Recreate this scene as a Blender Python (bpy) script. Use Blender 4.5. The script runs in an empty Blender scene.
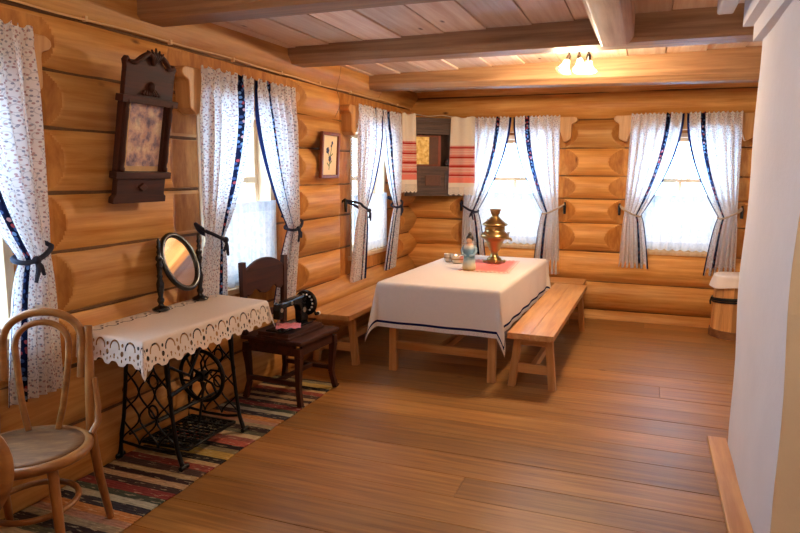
import bpy, bmesh, math, random
from math import sin, cos, pi, radians, sqrt, hypot, atan2
from mathutils import Vector, Matrix
random.seed(7)
S = bpy.context.scene
COL = S.collection
R = random.random

# ------------------------------------------------------------------ camera
F, YAW, PIT, ROL, CAMZ = 652.0, 0.359945, 0.142843, -0.0073959, 1.6
fw = Vector((-sin(YAW)*cos(PIT), cos(YAW)*cos(PIT), -sin(PIT)))
r0 = Vector((cos(YAW), sin(YAW), 0)); d0 = fw.cross(r0)
rt = r0*cos(ROL) + d0*sin(ROL); dn = d0*cos(ROL) - r0*sin(ROL)
cd = bpy.data.cameras.new('camera'); cam = bpy.data.objects.new('camera', cd); COL.objects.link(cam)
m3 = Matrix((rt, -dn, -fw)).transposed()
cam.matrix_world = Matrix.Translation((0, 0, CAMZ)) @ m3.to_4x4()
cd.sensor_width = 36; cd.lens = F/800*36; cd.clip_start = 0.02
S.camera = cam

# ------------------------------------------------------------------ mesh builder
class MB:
    def __init__(s): s.v=[]; s.f=[]; s.uv=[]; s.m=[]; s.t=[]; s.sm=[]; s.tone=0.0; s.mi=0; s.smooth=False
    def add(s, vs, fs, uvs=None, smooth=None):
        b=len(s.v); s.v += [tuple(p) for p in vs]
        for f in fs:
            s.f.append([b+i for i in f]); s.m.append(s.mi); s.t.append(s.tone)
            s.sm.append(s.smooth if smooth is None else smooth)
            s.uv.append([uvs[i] for i in f] if uvs else [(0,0)]*len(f))
        return s
    def box(s, x0,x1,y0,y1,z0,z1, M=None):
        vs=[Vector((x,y,z)) for z in (z0,z1) for y in (y0,y1) for x in (x0,x1)]
        if M: vs=[M@v for v in vs]
        return s.add(vs,[(0,2,3,1),(4,5,7,6),(0,1,5,4),(2,6,7,3),(0,4,6,2),(1,3,7,5)],smooth=False)
    def bar(s, p, q, w, h, up=(0,0,1), w2=None, h2=None):
        p=Vector(p); q=Vector(q); d=(q-p).normalized(); up=Vector(up)
        if abs(d.dot(up))>.95: up=Vector((0,1,0)) if abs(d.y)<.9 else Vector((1,0,0))
        a=d.cross(up).normalized(); b=a.cross(d)
        w2=w if w2 is None else w2; h2=h if h2 is None else h2
        vs=[]
        for c,ww,hh in ((p,w,h),(q,w2,h2)):
            for i,j in ((-1,-1),(1,-1),(1,1),(-1,1)): vs.append(c+a*i*ww/2+b*j*hh/2)
        return s.add(vs,[(3,2,1,0),(4,5,6,7),(0,1,5,4),(1,2,6,5),(2,3,7,6),(3,0,4,7)],smooth=False)
    def tube(s, pts, r, n=8, closed=False, cap=True, flat=1.0):
        pts=[Vector(p) for p in pts]; N=len(pts); rs=r if isinstance(r,(list,tuple)) else [r]*N
        vs=[]; prev=None
        for i,p in enumerate(pts):
            if closed: d=pts[(i+1)%N]-pts[i-1]
            else: d=pts[min(i+1,N-1)]-pts[max(i-1,0)]
            d=d.normalized() if d.length>1e-9 else Vector((0,0,1))
            if prev is None:
                a=d.orthogonal().normalized()
            else:
                a=prev-d*prev.dot(d); a=a.normalized() if a.length>1e-6 else d.orthogonal().normalized()
            prev=a; b=d.cross(a)
            for k in range(n):
                t=2*pi*k/n; vs.append(p+a*cos(t)*rs[i]+b*sin(t)*rs[i]*flat)
        fs=[]
        M=N if closed else N-1
        for i in range(M):
            j=(i+1)%N
            for k in range(n): fs.append((i*n+k,i*n+(k+1)%n,j*n+(k+1)%n,j*n+k))
        s.add(vs,fs,smooth=True)
        if cap and not closed:
            b=len(s.v)-len(vs)
            s.add(vs[:n],[tuple(range(n-1,-1,-1))],smooth=False); s.add(vs[-n:],[tuple(range(n))],smooth=False)
        return s
    def lathe(s, prof, c=(0,0,0), n=24, axis='z', M=None):
        c=Vector(c); vs=[]; 
        for r,h in prof:
            for k in range(n):
                t=2*pi*k/n; a,b=r*cos(t),r*sin(t)
                v={'z':Vector((a,b,h)),'x':Vector((h,a,b)),'y':Vector((b,h,a))}[axis]
                vs.append(c+(M@v if M else v))
        fs=[]
        for i in range(len(prof)-1):
            for k in range(n): fs.append((i*n+k,i*n+(k+1)%n,(i+1)*n+(k+1)%n,(i+1)*n+k))
        return s.add(vs,fs,smooth=True)
    def disc(s, r0, r1, h, c, n=28, axis='z', M=None):   # flat ring / drum
        p=[(r0,-h/2),(r1,-h/2),(r1,h/2),(r0,h/2)]
        if r0>0: p.append((r0,-h/2))
        else: p=[(1e-4,-h/2),(r1,-h/2),(r1,h/2),(1e-4,h/2)]
        b=len(s.f); s.lathe(p,c,n,axis,M)
        for i in range(b,len(s.f)): s.sm[i]=False
        return s
    def prism(s, poly, d0, d1, fr):    # poly in (a,b); fr(a,b,d)->point
        n=len(poly); vs=[fr(a,b,d0) for a,b in poly]+[fr(a,b,d1) for a,b in poly]
        fs=[tuple(range(n-1,-1,-1)),tuple(range(n,2*n))]+[(i,(i+1)%n,n+(i+1)%n,n+i) for i in range(n)]
        return s.add(vs,fs,smooth=False)
    def grid(s, nu, nv, fn, uvf=None, smooth=True, skip=None, mfn=None):
        vs=[fn(i,j) for j in range(nv+1) for i in range(nu+1)]
        uvs=[uvf(i,j) for j in range(nv+1) for i in range(nu+1)] if uvf else None
        W=nu+1
        fs=[(j*W+i,j*W+i+1,(j+1)*W+i+1,(j+1)*W+i) for j in range(nv) for i in range(nu) if not (skip and skip(i,j))]
        b=len(s.m); s.add(vs,fs,uvs,smooth)
        if mfn:
            ij=[(i,j) for j in range(nv) for i in range(nu) if not (skip and skip(i,j))]
            for q,(i,j) in enumerate(ij): s.m[b+q]=mfn(i,j)
        return s
    def ball(s, r, c, n=14, sc=(1,1,1)):
        k=n//2
        return s.lathe([(max(1e-4,r*sin(pi*i/k))*sc[0], -r*cos(pi*i/k)*sc[2]) for i in range(k+1)], c, n)
    def build(s, name, mat, parent=None, bevel=0, sub=0, fix=True):
        me=bpy.data.meshes.new(name); me.from_pydata(s.v,[],s.f)
        for m in (mat if isinstance(mat,(list,tuple)) else [mat]): me.materials.append(m)
        uvl=me.uv_layers.new(name='UVMap'); k=0
        for u in s.uv:
            for c in u: uvl.data[k].uv=c; k+=1
        for p,mi,sm in zip(me.polygons,s.m,s.sm): p.material_index=mi; p.use_smooth=sm
        at=me.attributes.new('tone','FLOAT','FACE')
        for i,t in enumerate(s.t): at.data[i].value=t
        if fix:
            bm=bmesh.new(); bm.from_mesh(me); bmesh.ops.recalc_face_normals(bm,faces=bm.faces); bm.to_mesh(me); bm.free()
        o=bpy.data.objects.new(name,me); COL.objects.link(o)
        if parent: o.parent=parent
        if bevel:
            b=o.modifiers.new('bevel','BEVEL'); b.width=bevel; b.segments=2; b.limit_method='ANGLE'; b.angle_limit=radians(40)
        return o

def thing(name, label, cat, loc=(0,0,0), rz=0, group=None):
    o=bpy.data.objects.new(name,None); COL.objects.link(o); o.location=loc; o.rotation_euler=(0,0,rz)
    o.empty_display_size=.1
    return tag(o,label,cat,group)
def tag(o,label,cat,group=None,kind=None):
    o['label']=label; o['category']=cat
    if group: o['group']=group
    if kind: o['kind']=kind
    return o
def struct(o,label=None,cat=None):
    o['kind']='structure'
    if label: o['label']=label; o['category']=cat
    return o

# ------------------------------------------------------------------ materials
def lin(c):
    return tuple((x/255/12.92 if x/255<=.04045 else ((x/255+.055)/1.055)**2.4) for x in c)+(1,)
class G:
    def __init__(s,name):
        s.mat=bpy.data.materials.new(name); s.mat.use_nodes=True; s.nt=s.mat.node_tree; s.nt.nodes.clear()
        s.out=s.n('ShaderNodeOutputMaterial')
    def n(s,t,**k):
        o=s.nt.nodes.new(t)
        for a,b in k.items(): setattr(o,a,b)
        return o
    def put(s,sock,v):
        if v is None: return
        if isinstance(v,bpy.types.NodeSocket): s.nt.links.new(v,sock)
        else: sock.default_value=v
    def m(s,op,a,b=None,c=None,clamp=False):
        o=s.n('ShaderNodeMath',operation=op,use_clamp=clamp); s.put(o.inputs[0],a); s.put(o.inputs[1],b); s.put(o.inputs[2],c); return o.outputs[0]
    def mix(s,f,a,b,bt='MIX'):
        o=s.n('ShaderNodeMix',data_type='RGBA',blend_type=bt); s.put(o.inputs[0],f); s.put(o.inputs[6],a); s.put(o.inputs[7],b); return o.outputs[2]
    def coord(s,k='Object'): return s.n('ShaderNodeTexCoord').outputs[k]
    def uv(s): return s.n('ShaderNodeUVMap').outputs[0]
    def sep(s,v): o=s.n('ShaderNodeSeparateXYZ'); s.put(o.inputs[0],v); return o.outputs
    def comb(s,x,y,z=0.0): o=s.n('ShaderNodeCombineXYZ'); s.put(o.inputs[0],x); s.put(o.inputs[1],y); s.put(o.inputs[2],z); return o.outputs[0]
    def vm(s,op,a,b): o=s.n('ShaderNodeVectorMath',operation=op); s.put(o.inputs[0],a); s.put(o.inputs[1],b); return o.outputs[0]
    def noise(s,v,sc,det=4.0,rough=.55,dist=0.0):
        o=s.n('ShaderNodeTexNoise'); s.put(o.inputs['Vector'],v); s.put(o.inputs['Scale'],sc); s.put(o.inputs['Detail'],det); s.put(o.inputs['Roughness'],rough); s.put(o.inputs['Distortion'],dist); return o.outputs[0]
    def vor(s,v,sc,dim='3D',feat='F1',rnd=1.0):
        o=s.n('ShaderNodeTexVoronoi',voronoi_dimensions=dim,feature=feat); s.put(o.inputs['Vector'],v); s.put(o.inputs['Scale'],sc)
        s.put(o.inputs['Randomness'],rnd); return o.outputs
    def ramp(s,f,stops,interp='LINEAR'):
        o=s.n('ShaderNodeValToRGB'); s.put(o.inputs[0],f); cr=o.color_ramp; cr.interpolation=interp
        while len(cr.elements)<len(stops): cr.elements.new(.5)
        for e,(p,c) in zip(cr.elements,stops): e.position=p; e.color=c if len(c)==4 else lin(c)
        return o.outputs[0]
    def tone(s): o=s.n('ShaderNodeAttribute',attribute_name='tone'); return o.outputs['Fac']
    def hsv(s,c,h=.5,sa=1.0,v=1.0): o=s.n('ShaderNodeHueSaturation'); s.put(o.inputs[0],h); s.put(o.inputs[1],sa); s.put(o.inputs[2],v); s.put(o.inputs[4],c); return o.outputs[0]
    def bump(s,h,st=.2,d=.01): o=s.n('ShaderNodeBump'); s.put(o.inputs['Height'],h); s.put(o.inputs['Strength'],st); s.put(o.inputs['Distance'],d); return o.outputs[0]
    def bsdf(s,col,rough=.5,metal=0.0,norm=None,spec=.5,coat=0.0):
        o=s.n('ShaderNodeBsdfPrincipled'); s.put(o.inputs['Base Color'],col); s.put(o.inputs['Roughness'],rough); s.put(o.inputs['Metallic'],metal)
        s.put(o.inputs['Specular IOR Level'],spec); s.put(o.inputs['Coat Weight'],coat)
        if norm is not None: s.put(o.inputs['Normal'],norm)
        return o.outputs[0]
    def mixs(s,f,a,b): o=s.n('ShaderNodeMixShader'); s.put(o.inputs[0],f); s.put(o.inputs[1],a); s.put(o.inputs[2],b); return o.outputs[0]
    def fin(s,sh): s.nt.links.new(sh,s.out.inputs[0]); return s.mat

def wood(name, c0, c1, axis, across=18.0, along=1.2, rough=.5, knots=.0, tone=.25, bump=.25, spec=.4, coat=0.0, wear=None, flat=None):
    g=G(name); sc=[across]*3; sc['xyz'.index(axis)]=along
    t=g.tone(); p=g.vm('ADD',g.coord(),g.comb(g.m('MULTIPLY',t,17.3),g.m('MULTIPLY',t,31.7),g.m('MULTIPLY',t,23.1)))
    q=g.vm('MULTIPLY',p,tuple(sc))
    n1=g.noise(q,1.0,6.0,.62,.35); n2=g.noise(p,1.7,3.0)
    col=g.mix(g.m('MULTIPLY_ADD',n1,3.0,-1.0,clamp=True),lin(c1),lin(c0))
    col=g.mix(g.m('MULTIPLY_ADD',n2,1.6,-.45,clamp=True),g.hsv(col,.49,1.08,.86),col)
    if knots:
        ks=[5.5]*3; ks['xyz'.index(axis)]=2.2
        if flat: ks['xyz'.index(flat)]=0.0
        v=g.vor(g.vm('MULTIPLY',p,tuple(ks)),1.0)
        pick=g.m('GREATER_THAN',g.sep(v[1])[0],1-knots)
        kd=g.m('ADD',v[0],g.m('MULTIPLY',g.m('SUBTRACT',n1,.5),.10))
        k=g.m('MULTIPLY',g.m('SUBTRACT',1.0,g.m('MULTIPLY',kd,10.0),clamp=True),pick)
        col=g.mix(g.m('MULTIPLY',k,1.4,clamp=True),col,lin((92,48,22)))
    if wear:
        w=g.noise(g.vm('MULTIPLY',p,(1.6,5.0,1.0)),2.0,5.0,.7)
        col=g.mix(g.m('MULTIPLY_ADD',w,3.0,-1.65,clamp=True),col,lin(wear))
    col=g.hsv(col,.5,1.0,g.m('MULTIPLY_ADD',t,tone*2,1.0))
    nb=g.bump(n1,bump,.004)
    return g.fin(g.bsdf(col,g.m('MULTIPLY_ADD',n1,.25,rough-.12),0.0,nb,spec,coat))
def plain(name,c,rough=.5,metal=0.0,spec=.5,var=.12,sc=30.0,bump=.1):
    g=G(name); n=g.noise(g.coord(),sc,4.0)
    col=g.hsv(lin(c),.5,1.0,g.m('MULTIPLY_ADD',n,var*2,1-var))
    return g.fin(g.bsdf(col,rough,metal,g.bump(n,bump,.002),spec))

LOGC=((226,174,104),(184,124,62))
M={}
M['log_y']=wood('log_wood_y',*LOGC,'y',20,1.1,.5,.30,.20,.4,.3,flat='x')
M['log_x']=wood('log_wood_x',*LOGC,'x',20,1.1,.5,.30,.20,.4,.3,flat='y')
M['endgrain']=wood('hewn_end_grain',(204,146,80),(160,102,50),'z',16,6,.6,.2,.15,.4,.2)
M['oakum']=plain('oakum',(104,70,38),.95,var=.4,sc=60,bump=.8)
M['floor']=wood('floor_board',(176,130,74),(128,88,44),'x',30,1.3,.42,.42,.20,.4,.45,wear=(150,106,68),flat='z')
M['ceil']=wood('ceiling_board',(240,218,192),(216,180,146),'y',22,1.0,.55,.40,.30,.25,flat='z')
M['beam']=wood('beam_wood',(198,158,116),(146,110,76),'x',22,1.0,.55,.3,.25,.3,flat='y')
M['beam_y']=wood('beam_wood_y',(214,178,140),(168,124,88),'y',14,.8,.55,.3,.25,.3)
PINE=((214,168,110),(180,128,76))
for a in 'xyz': M['pine_'+a]=wood('pine_'+a,*PINE,a,22,1.3,.42,.25,.25,.15)
for a in 'xyz': M['dark_'+a]=wood('dark_wood_'+a,(84,48,32),(46,25,17),a,26,1.6,.55,0,.2,.2,.25)
for a in 'xyz': M['grey_'+a]=wood('aged_wood_'+a,(112,88,68),(64,48,38),a,26,1.6,.6,0,.2,.3)
M['bent']=wood('bentwood',(172,122,70),(118,78,42),'z',20,2,.35,0,.2,.1)
M['bent_x']=wood('bentwood_ring',(170,120,68),(116,76,40),'x',12,3,.35,0,.2,.1)
M['frame']=wood('window_paint',(226,196,158),(208,172,128),'z',18,1.5,.5,0,.2,.15)
M['tubw']=wood('tub_stave',(216,166,104),(172,120,68),'z',20,1.2,.6,.2,.3,.3)
M['tubhoop']=wood('tub_hoop',(150,104,62),(104,66,36),'x',16,3,.65,0,.2,.3)
M['iron']=plain('black_iron',(20,18,18),.38,.6,.5,.2,40,.15)
M['black']=plain('black_lacquer',(14,12,12),.22,0,.6,.1,40,.03)
M['brass']=plain('brass',(160,134,88),.28,1.0,.5,.18,14,.06)
M['steel']=plain('worn_nickel',(214,204,188),.28,1.0,.5,.15,30,.05)
M['white']=plain('white_enamel',(232,228,220),.35)
M['cable']=plain('cable_sheath',(214,170,118),.6)
M['wire']=plain('thin_wire',(150,104,66),.6)
M['ribbon']=plain('dark_ribbon',(24,26,48),.8,var=.25,sc=120)
M['cord']=plain('linen_cord',(190,166,138),.9,var=.3,sc=160,bump=.5)
M['pink']=plain('pink_cloth',(206,118,128),.9,var=.35,sc=60)
M['snow']=plain('snow_ground',(240,244,250),.9)

def plaster(name,c,var):
    g=G(name); n=g.noise(g.coord(),2.2,6.0,.6); n2=g.noise(g.coord(),28.0,5.0,.7)
    col=g.hsv(lin(c),.5,1.0,g.m('MULTIPLY_ADD',n,var,1-var*.5))
    return g.fin(g.bsdf(col,.85,0,g.bump(g.m('ADD',n,g.m('MULTIPLY',n2,.3)),.5,.012),.3))
M['plaster']=plaster('whitewash',(208,202,202),.20)
M['cream_face']=plaster('cream_plaster',(248,228,186),.16)  # paler cream colour for the near face of the stove block

def glass():
    g=G('window_glass'); t=g.n('ShaderNodeBsdfTransparent'); gl=g.n('ShaderNodeBsdfGlossy'); gl.inputs['Roughness'].default_value=.02
    lw=g.n('ShaderNodeLayerWeight'); lw.inputs[0].default_value=.5
    return g.fin(g.mixs(g.m('MULTIPLY_ADD',g.m('POWER',lw.outputs['Facing'],5.0),.5,.035),t.outputs[0],gl.outputs[0]))
M['glass']=glass()
def mirror():
    g=G('mirror_glass'); n=g.noise(g.coord(),6.0,4.0)
    return g.fin(g.bsdf((.82,.8,.76,1),g.m('MULTIPLY_ADD',n,.08,.01),1.0))
M['mirror']=mirror()

def cloth_shader(g,col,trans=.5,rough=.9,norm=None):
    d=g.n('ShaderNodeBsdfDiffuse'); t=g.n('ShaderNodeBsdfTranslucent'); g.put(d.inputs[0],col); g.put(t.inputs[0],col)
    if norm is not None: g.put(d.inputs['Normal'],norm)
    return g.mixs(trans,d.outputs[0],t.outputs[0])
def curtain_mat(bandw=.10,band0=.66):
    # UV.x runs 0 (outer edge) .. 1 (inner edge), UV.y = height in metres; fabric is ~.8 m wide
    g=G('floral_curtain'); u,v,_=g.sep(g.uv()); um=g.m('MULTIPLY',u,.80)
    p=g.comb(um,v)
    a=g.vor(p,52.0,'2D'); dot=g.m('LESS_THAN',a[0],.24); cc=g.sep(a[1])
    fl=g.ramp(cc[0],[(0,(150,44,52)),(.38,(46,56,110)),(.62,(92,96,120)),(.8,(170,96,92))],'CONSTANT')
    b=g.vor(p,20.0,'2D'); ring=g.m('LESS_THAN',g.m('ABSOLUTE',g.m('SUBTRACT',b[0],.34)),.035)
    base=g.mix(g.m('MULTIPLY',ring,.30),lin((244,240,238)),lin((120,110,126)))
    base=g.mix(g.m('MULTIPLY',dot,.60),base,fl)
    c=g.vor(p,34.0,'2D'); cr=g.sep(c[1])
    fl2=g.ramp(cr[0],[(0,(176,72,76)),(.18,(200,150,146)),(.3,(110,140,180)),(.65,(62,82,124))],'CONSTANT')
    navy=g.mix(g.m('LESS_THAN',c[0],.33),lin((22,26,50)),fl2)
    inb=g.m('MULTIPLY',g.m('GREATER_THAN',u,band0),g.m('LESS_THAN',u,band0+bandw))
    col=g.mix(inb,base,navy)
    tr=g.m('GREATER_THAN',u,.968)
    col=g.mix(tr,col,lin((28,36,74)))
    return g.fin(cloth_shader(g,col,.52))
M['curtain']=curtain_mat()
def lace_mat():
    g=G('white_lace'); u,v,_=g.sep(g.uv()); p=g.comb(u,v)
    w=g.noise(p,26.0,3.0); vo=g.vor(p,60.0,'2D')
    top=g.m('GREATER_THAN',v,-.075); bot=g.m('LESS_THAN',v,-.50); brd=g.m('MAXIMUM',top,bot)
    motif=g.m('GREATER_THAN',w,.53)
    op=g.m('MULTIPLY_ADD',motif,.008,.992); hole=g.m('MULTIPLY',g.m('LESS_THAN',vo[0],.22),.012)
    op=g.m('SUBTRACT',op,hole,clamp=True)
    col=g.mix(g.m('MULTIPLY',g.m('ADD',g.m('MULTIPLY',motif,.5),g.m('MULTIPLY',brd,.6),clamp=True),.55),lin((246,248,250)),lin((190,200,214)))
    t=g.n('ShaderNodeBsdfTransparent')
    return g.fin(g.mixs(op,t.outputs[0],cloth_shader(g,col,.075)))
M['lace']=lace_mat()

def table_cloth_mat():   # UV.x along the hem, UV.y distance from hem
    g=G('linen_cloth'); u,v,_=g.sep(g.uv()); n=g.noise(g.coord(),55.0,4.0); n2=g.noise(g.coord(),3.0,3.0)
    col=g.hsv(lin((232,218,206)),.5,1.0,g.m('MULTIPLY_ADD',n,.10,.95))
    stripe=g.m('MULTIPLY',g.m('GREATER_THAN',v,.032),g.m('LESS_THAN',v,.051))
    col=g.mix(stripe,col,lin((26,30,70)))
    lacez=g.m('LESS_THAN',v,.030); a=g.vor(g.comb(u,v),95.0,'2D',rnd=.3)
    hole=g.m('MULTIPLY',lacez,g.m('LESS_THAN',a[0],.20))
    t=g.n('ShaderNodeBsdfTransparent')
    sh=cloth_shader(g,col,.12,norm=g.bump(g.m('ADD',n,n2),.25,.004))
    return g.fin(g.mixs(hole,sh,t.outputs[0]))
M['linen']=table_cloth_mat()
def lace_cloth_mat():   # UV.x along hem (m), UV.y distance from hem (m)
    g=G('cutwork_cloth'); u,v,_=g.sep(g.uv()); n=g.noise(g.coord(),60.0,3.0)
    col=g.hsv(lin((232,214,198)),.5,1.0,g.m('MULTIPLY_ADD',n,.10,.95))
    P=.105
    def circ(du,v0,ru,rv,per=P):
        x=g.m('SUBTRACT',g.m('PINGPONG',g.m('ADD',u,du),per/2),0.0)
        return g.m('LESS_THAN',g.m('ADD',g.m('POWER',g.m('DIVIDE',x,ru),2.0),g.m('POWER',g.m('DIVIDE',g.m('SUBTRACT',v,v0),rv),2.0)),1.0)
    h=g.m('MAXIMUM',circ(0,.080,.0075,.0085),circ(0,.044,.010,.011))
    h=g.m('MAXIMUM',h,circ(P/2,.030,.006,.007)); h=g.m('MAXIMUM',h,circ(P/4,.024,.004,.005,P/2)); h=g.m('MAXIMUM',h,circ(0,.018,.004,.006,P/2))
    # arcade line: rounded arches between the motifs
    x=g.m('PINGPONG',g.m('ADD',u,P/2),P/2)
    arch=g.m('ADD',g.m('POWER',g.m('DIVIDE',x,.032),2.0),g.m('POWER',g.m('DIVIDE',g.m('SUBTRACT',v,.062),.036),2.0))
    arc=g.m('MULTIPLY',g.m('LESS_THAN',g.m('ABSOLUTE',g.m('SUBTRACT',arch,1.0)),.26),g.m('GREATER_THAN',v,.058))
    h=g.m('MAXIMUM',h,arc)
    t=g.n('ShaderNodeBsdfTransparent')
    thr=g.m('MULTIPLY',h,.92)
    return g.fin(g.mixs(thr,cloth_shader(g,col,.12),t.outputs[0]))
M['cutwork']=lace_cloth_mat()
def towel_mat():   # UV.x across (0..1), UV.y distance from hem (m)
    g=G('embroidered_linen'); u,v,_=g.sep(g.uv()); n=g.noise(g.coord(),70.0,3.0)
    col=g.hsv(lin((232,214,188)),.5,1.0,g.m('MULTIPLY_ADD',n,.10,.95))
    um=g.m('MULTIPLY',u,.30)
    zig=g.m('PINGPONG',um,.018)
    lat=g.m('LESS_THAN',g.m('PINGPONG',g.m('ADD',zig,v),.014),.008)
    inz=lambda a,b: g.m('MULTIPLY',g.m('GREATER_THAN',v,a),g.m('LESS_THAN',v,b))
    red=lin((214,64,44))
    col=g.mix(g.m('MULTIPLY',g.m('MULTIPLY',lat,inz(.18,.53)),.85),col,red)
    col=g.mix(g.m('MULTIPLY',inz(.125,.18),.85),col,lin((232,104,84)))
    for a in (.20,.30,.40,.51):
        tooth=g.m('LESS_THAN',g.m('PINGPONG',um,.012),.008)
        col=g.mix(inz(a,a+.020),col,lin((178,40,30)))
        col=g.mix(g.m('MULTIPLY',tooth,inz(a+.022,a+.034)),col,red)
    vo=g.vor(g.comb(um,v),70.0,'2D',rnd=.2); hole=g.m('MULTIPLY',g.m('LESS_THAN',v,.075),g.m('LESS_THAN',vo[0],.24))
    t=g.n('ShaderNodeBsdfTransparent')
    return g.fin(g.mixs(hole,cloth_shader(g,col,.15),t.outputs[0]))
M['towel']=towel_mat()
def rug_mat():
    g=G('rag_rug'); x,y,z=g.sep(g.coord()); n=g.noise(g.vm('MULTIPLY',g.coord(),(3.0,40.0,1.0)),1.0,3.0)
    t=g.m('FRACT',g.m('MULTIPLY',g.m('ADD',y,g.m('MULTIPLY',g.m('SUBTRACT',n,.5),.010)),.78))
    st=[(0,(60,40,40)),(.035,(172,140,96)),(.07,(84,60,52)),(.12,(150,66,52)),(.17,(196,160,110)),(.20,(52,46,44)),(.25,(186,150,70)),(.31,(132,116,84)),(.35,(44,36,40)),
        (.39,(176,84,66)),(.44,(150,84,70)),(.48,(200,172,130)),(.52,(96,92,72)),(.56,(58,44,42)),(.61,(150,130,100)),(.65,(168,120,96)),(.69,(188,120,60)),(.74,(60,56,62)),(.79,(176,166,140)),(.83,(70,76,64)),(.87,(130,52,48)),(.92,(70,52,48)),(.96,(180,140,100))]
    col=g.ramp(t,st,'CONSTANT')
    wv=g.noise(g.vm('MULTIPLY',g.coord(),(30.0,90.0,1.0)),1.0,2.0); wx=g.m('PINGPONG',x,.012); wy=g.m('PINGPONG',y,.009)
    wn=g.noise(g.vm('MULTIPLY',g.coord(),(14.0,70.0,1.0)),1.0,2.0)
    col=g.hsv(col,.5,.95,g.m('MULTIPLY_ADD',wv,.7,.55))
    col=g.mix(g.m('MULTIPLY',g.m('GREATER_THAN',wn,.62),.4),col,lin((206,186,150)))
    col=g.mix(g.m('MULTIPLY',g.m('LESS_THAN',wn,.38),.28),col,lin((36,28,32)))
    return g.fin(g.bsdf(col,.95,0,g.bump(g.m('ADD',wv,g.m('MULTIPLY',wy,60.0)),.8,.004),.1))
M['rug']=rug_mat()
def cane_mat():
    g=G('worn_plywood_seat'); n=g.noise(g.vm('MULTIPLY',g.coord(),(5.0,18.0,5.0)),1.5,5.0,.7); n2=g.noise(g.coord(),14.0,4.0)
    col=g.ramp(n,[(.3,(86,54,30)),(.55,(114,76,42)),(.75,(142,100,58))])
    col=g.mix(g.m('MULTIPLY_ADD',n2,3.0,-1.7,clamp=True),col,lin((84,56,36)))
    return g.fin(g.bsdf(col,.7,0,g.bump(n,.3,.003),.2))
M['seatply']=cane_mat()
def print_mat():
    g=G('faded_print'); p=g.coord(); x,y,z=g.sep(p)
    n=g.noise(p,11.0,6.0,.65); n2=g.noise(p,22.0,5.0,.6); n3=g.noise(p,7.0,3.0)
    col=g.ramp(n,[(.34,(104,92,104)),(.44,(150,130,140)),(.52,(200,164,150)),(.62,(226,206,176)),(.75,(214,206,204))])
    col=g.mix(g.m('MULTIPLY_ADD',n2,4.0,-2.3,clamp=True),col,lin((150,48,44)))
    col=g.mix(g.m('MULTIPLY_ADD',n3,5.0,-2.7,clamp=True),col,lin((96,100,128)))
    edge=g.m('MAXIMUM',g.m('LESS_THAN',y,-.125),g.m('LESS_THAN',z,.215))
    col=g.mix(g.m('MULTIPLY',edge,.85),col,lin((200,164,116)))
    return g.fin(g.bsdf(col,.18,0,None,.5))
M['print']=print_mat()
def gold_mat():
    g=G('gilt_panel'); p=g.coord(); n=g.noise(p,24.0,5.0)
    col=g.ramp(n,[(.3,(190,136,56)),(.5,(236,192,100)),(.7,(252,230,160))])
    return g.fin(g.bsdf(col,.42,.35))
M['gold']=gold_mat()
M['umber']=plain('umber_paint',(96,56,30),.4,var=.4,sc=22)
M['paper']=plain('cream_paper',(232,206,166),.8,var=.05)
M['bluei']=plain('blue_petal',(50,58,96),.7); M['green']=plain('leaf_green',(96,120,76),.7)
M['rframe']=wood('red_brown_frame',(150,86,56),(112,60,38),'z',26,2,.4,0,.1,.1)
M['napk']=None
def napkin():
    g=G('red_napkin'); u,v,_=g.sep(g.uv()); n=g.noise(g.coord(),50.0,3.0)
    e=g.m('MAXIMUM',g.m('ABSOLUTE',g.m('SUBTRACT',u,.5)),g.m('ABSOLUTE',g.m('SUBTRACT',v,.5)))
    col=g.mix(g.m('GREATER_THAN',e,.40),g.hsv(lin((220,118,104)),.5,1.0,g.m('MULTIPLY_ADD',n,.3,.85)),lin((214,150,130)))
    tri=g.m('PINGPONG',g.m('MULTIPLY',g.m('ADD',u,v),12.0),.5)
    col=g.mix(g.m('MULTIPLY',g.m('GREATER_THAN',e,.45),g.m('GREATER_THAN',tri,.25)),col,lin((232,214,196)))
    return g.fin(g.bsdf(col,.9,0,None,.2))
M['napk']=napkin()
def emit(name,c,s):
    g=G(name); e=g.n('ShaderNodeEmission'); e.inputs[0].default_value=lin(c); e.inputs[1].default_value=s; return g.fin(e.outputs[0])
M['bulb']=emit('lit_bulb',(255,206,140),60.0)
def shade_mat():
    g=G('frosted_glass'); t=g.n('ShaderNodeBsdfTranslucent'); t.inputs[0].default_value=lin((255,240,214)); tr=g.n('ShaderNodeBsdfTransparent'); gl=g.n('ShaderNodeBsdfGlossy'); gl.inputs['Roughness'].default_value=.2
    return g.fin(g.mixs(.08,g.mixs(.45,t.outputs[0],tr.outputs[0]),gl.outputs[0]))
M['shade']=shade_mat()

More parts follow.
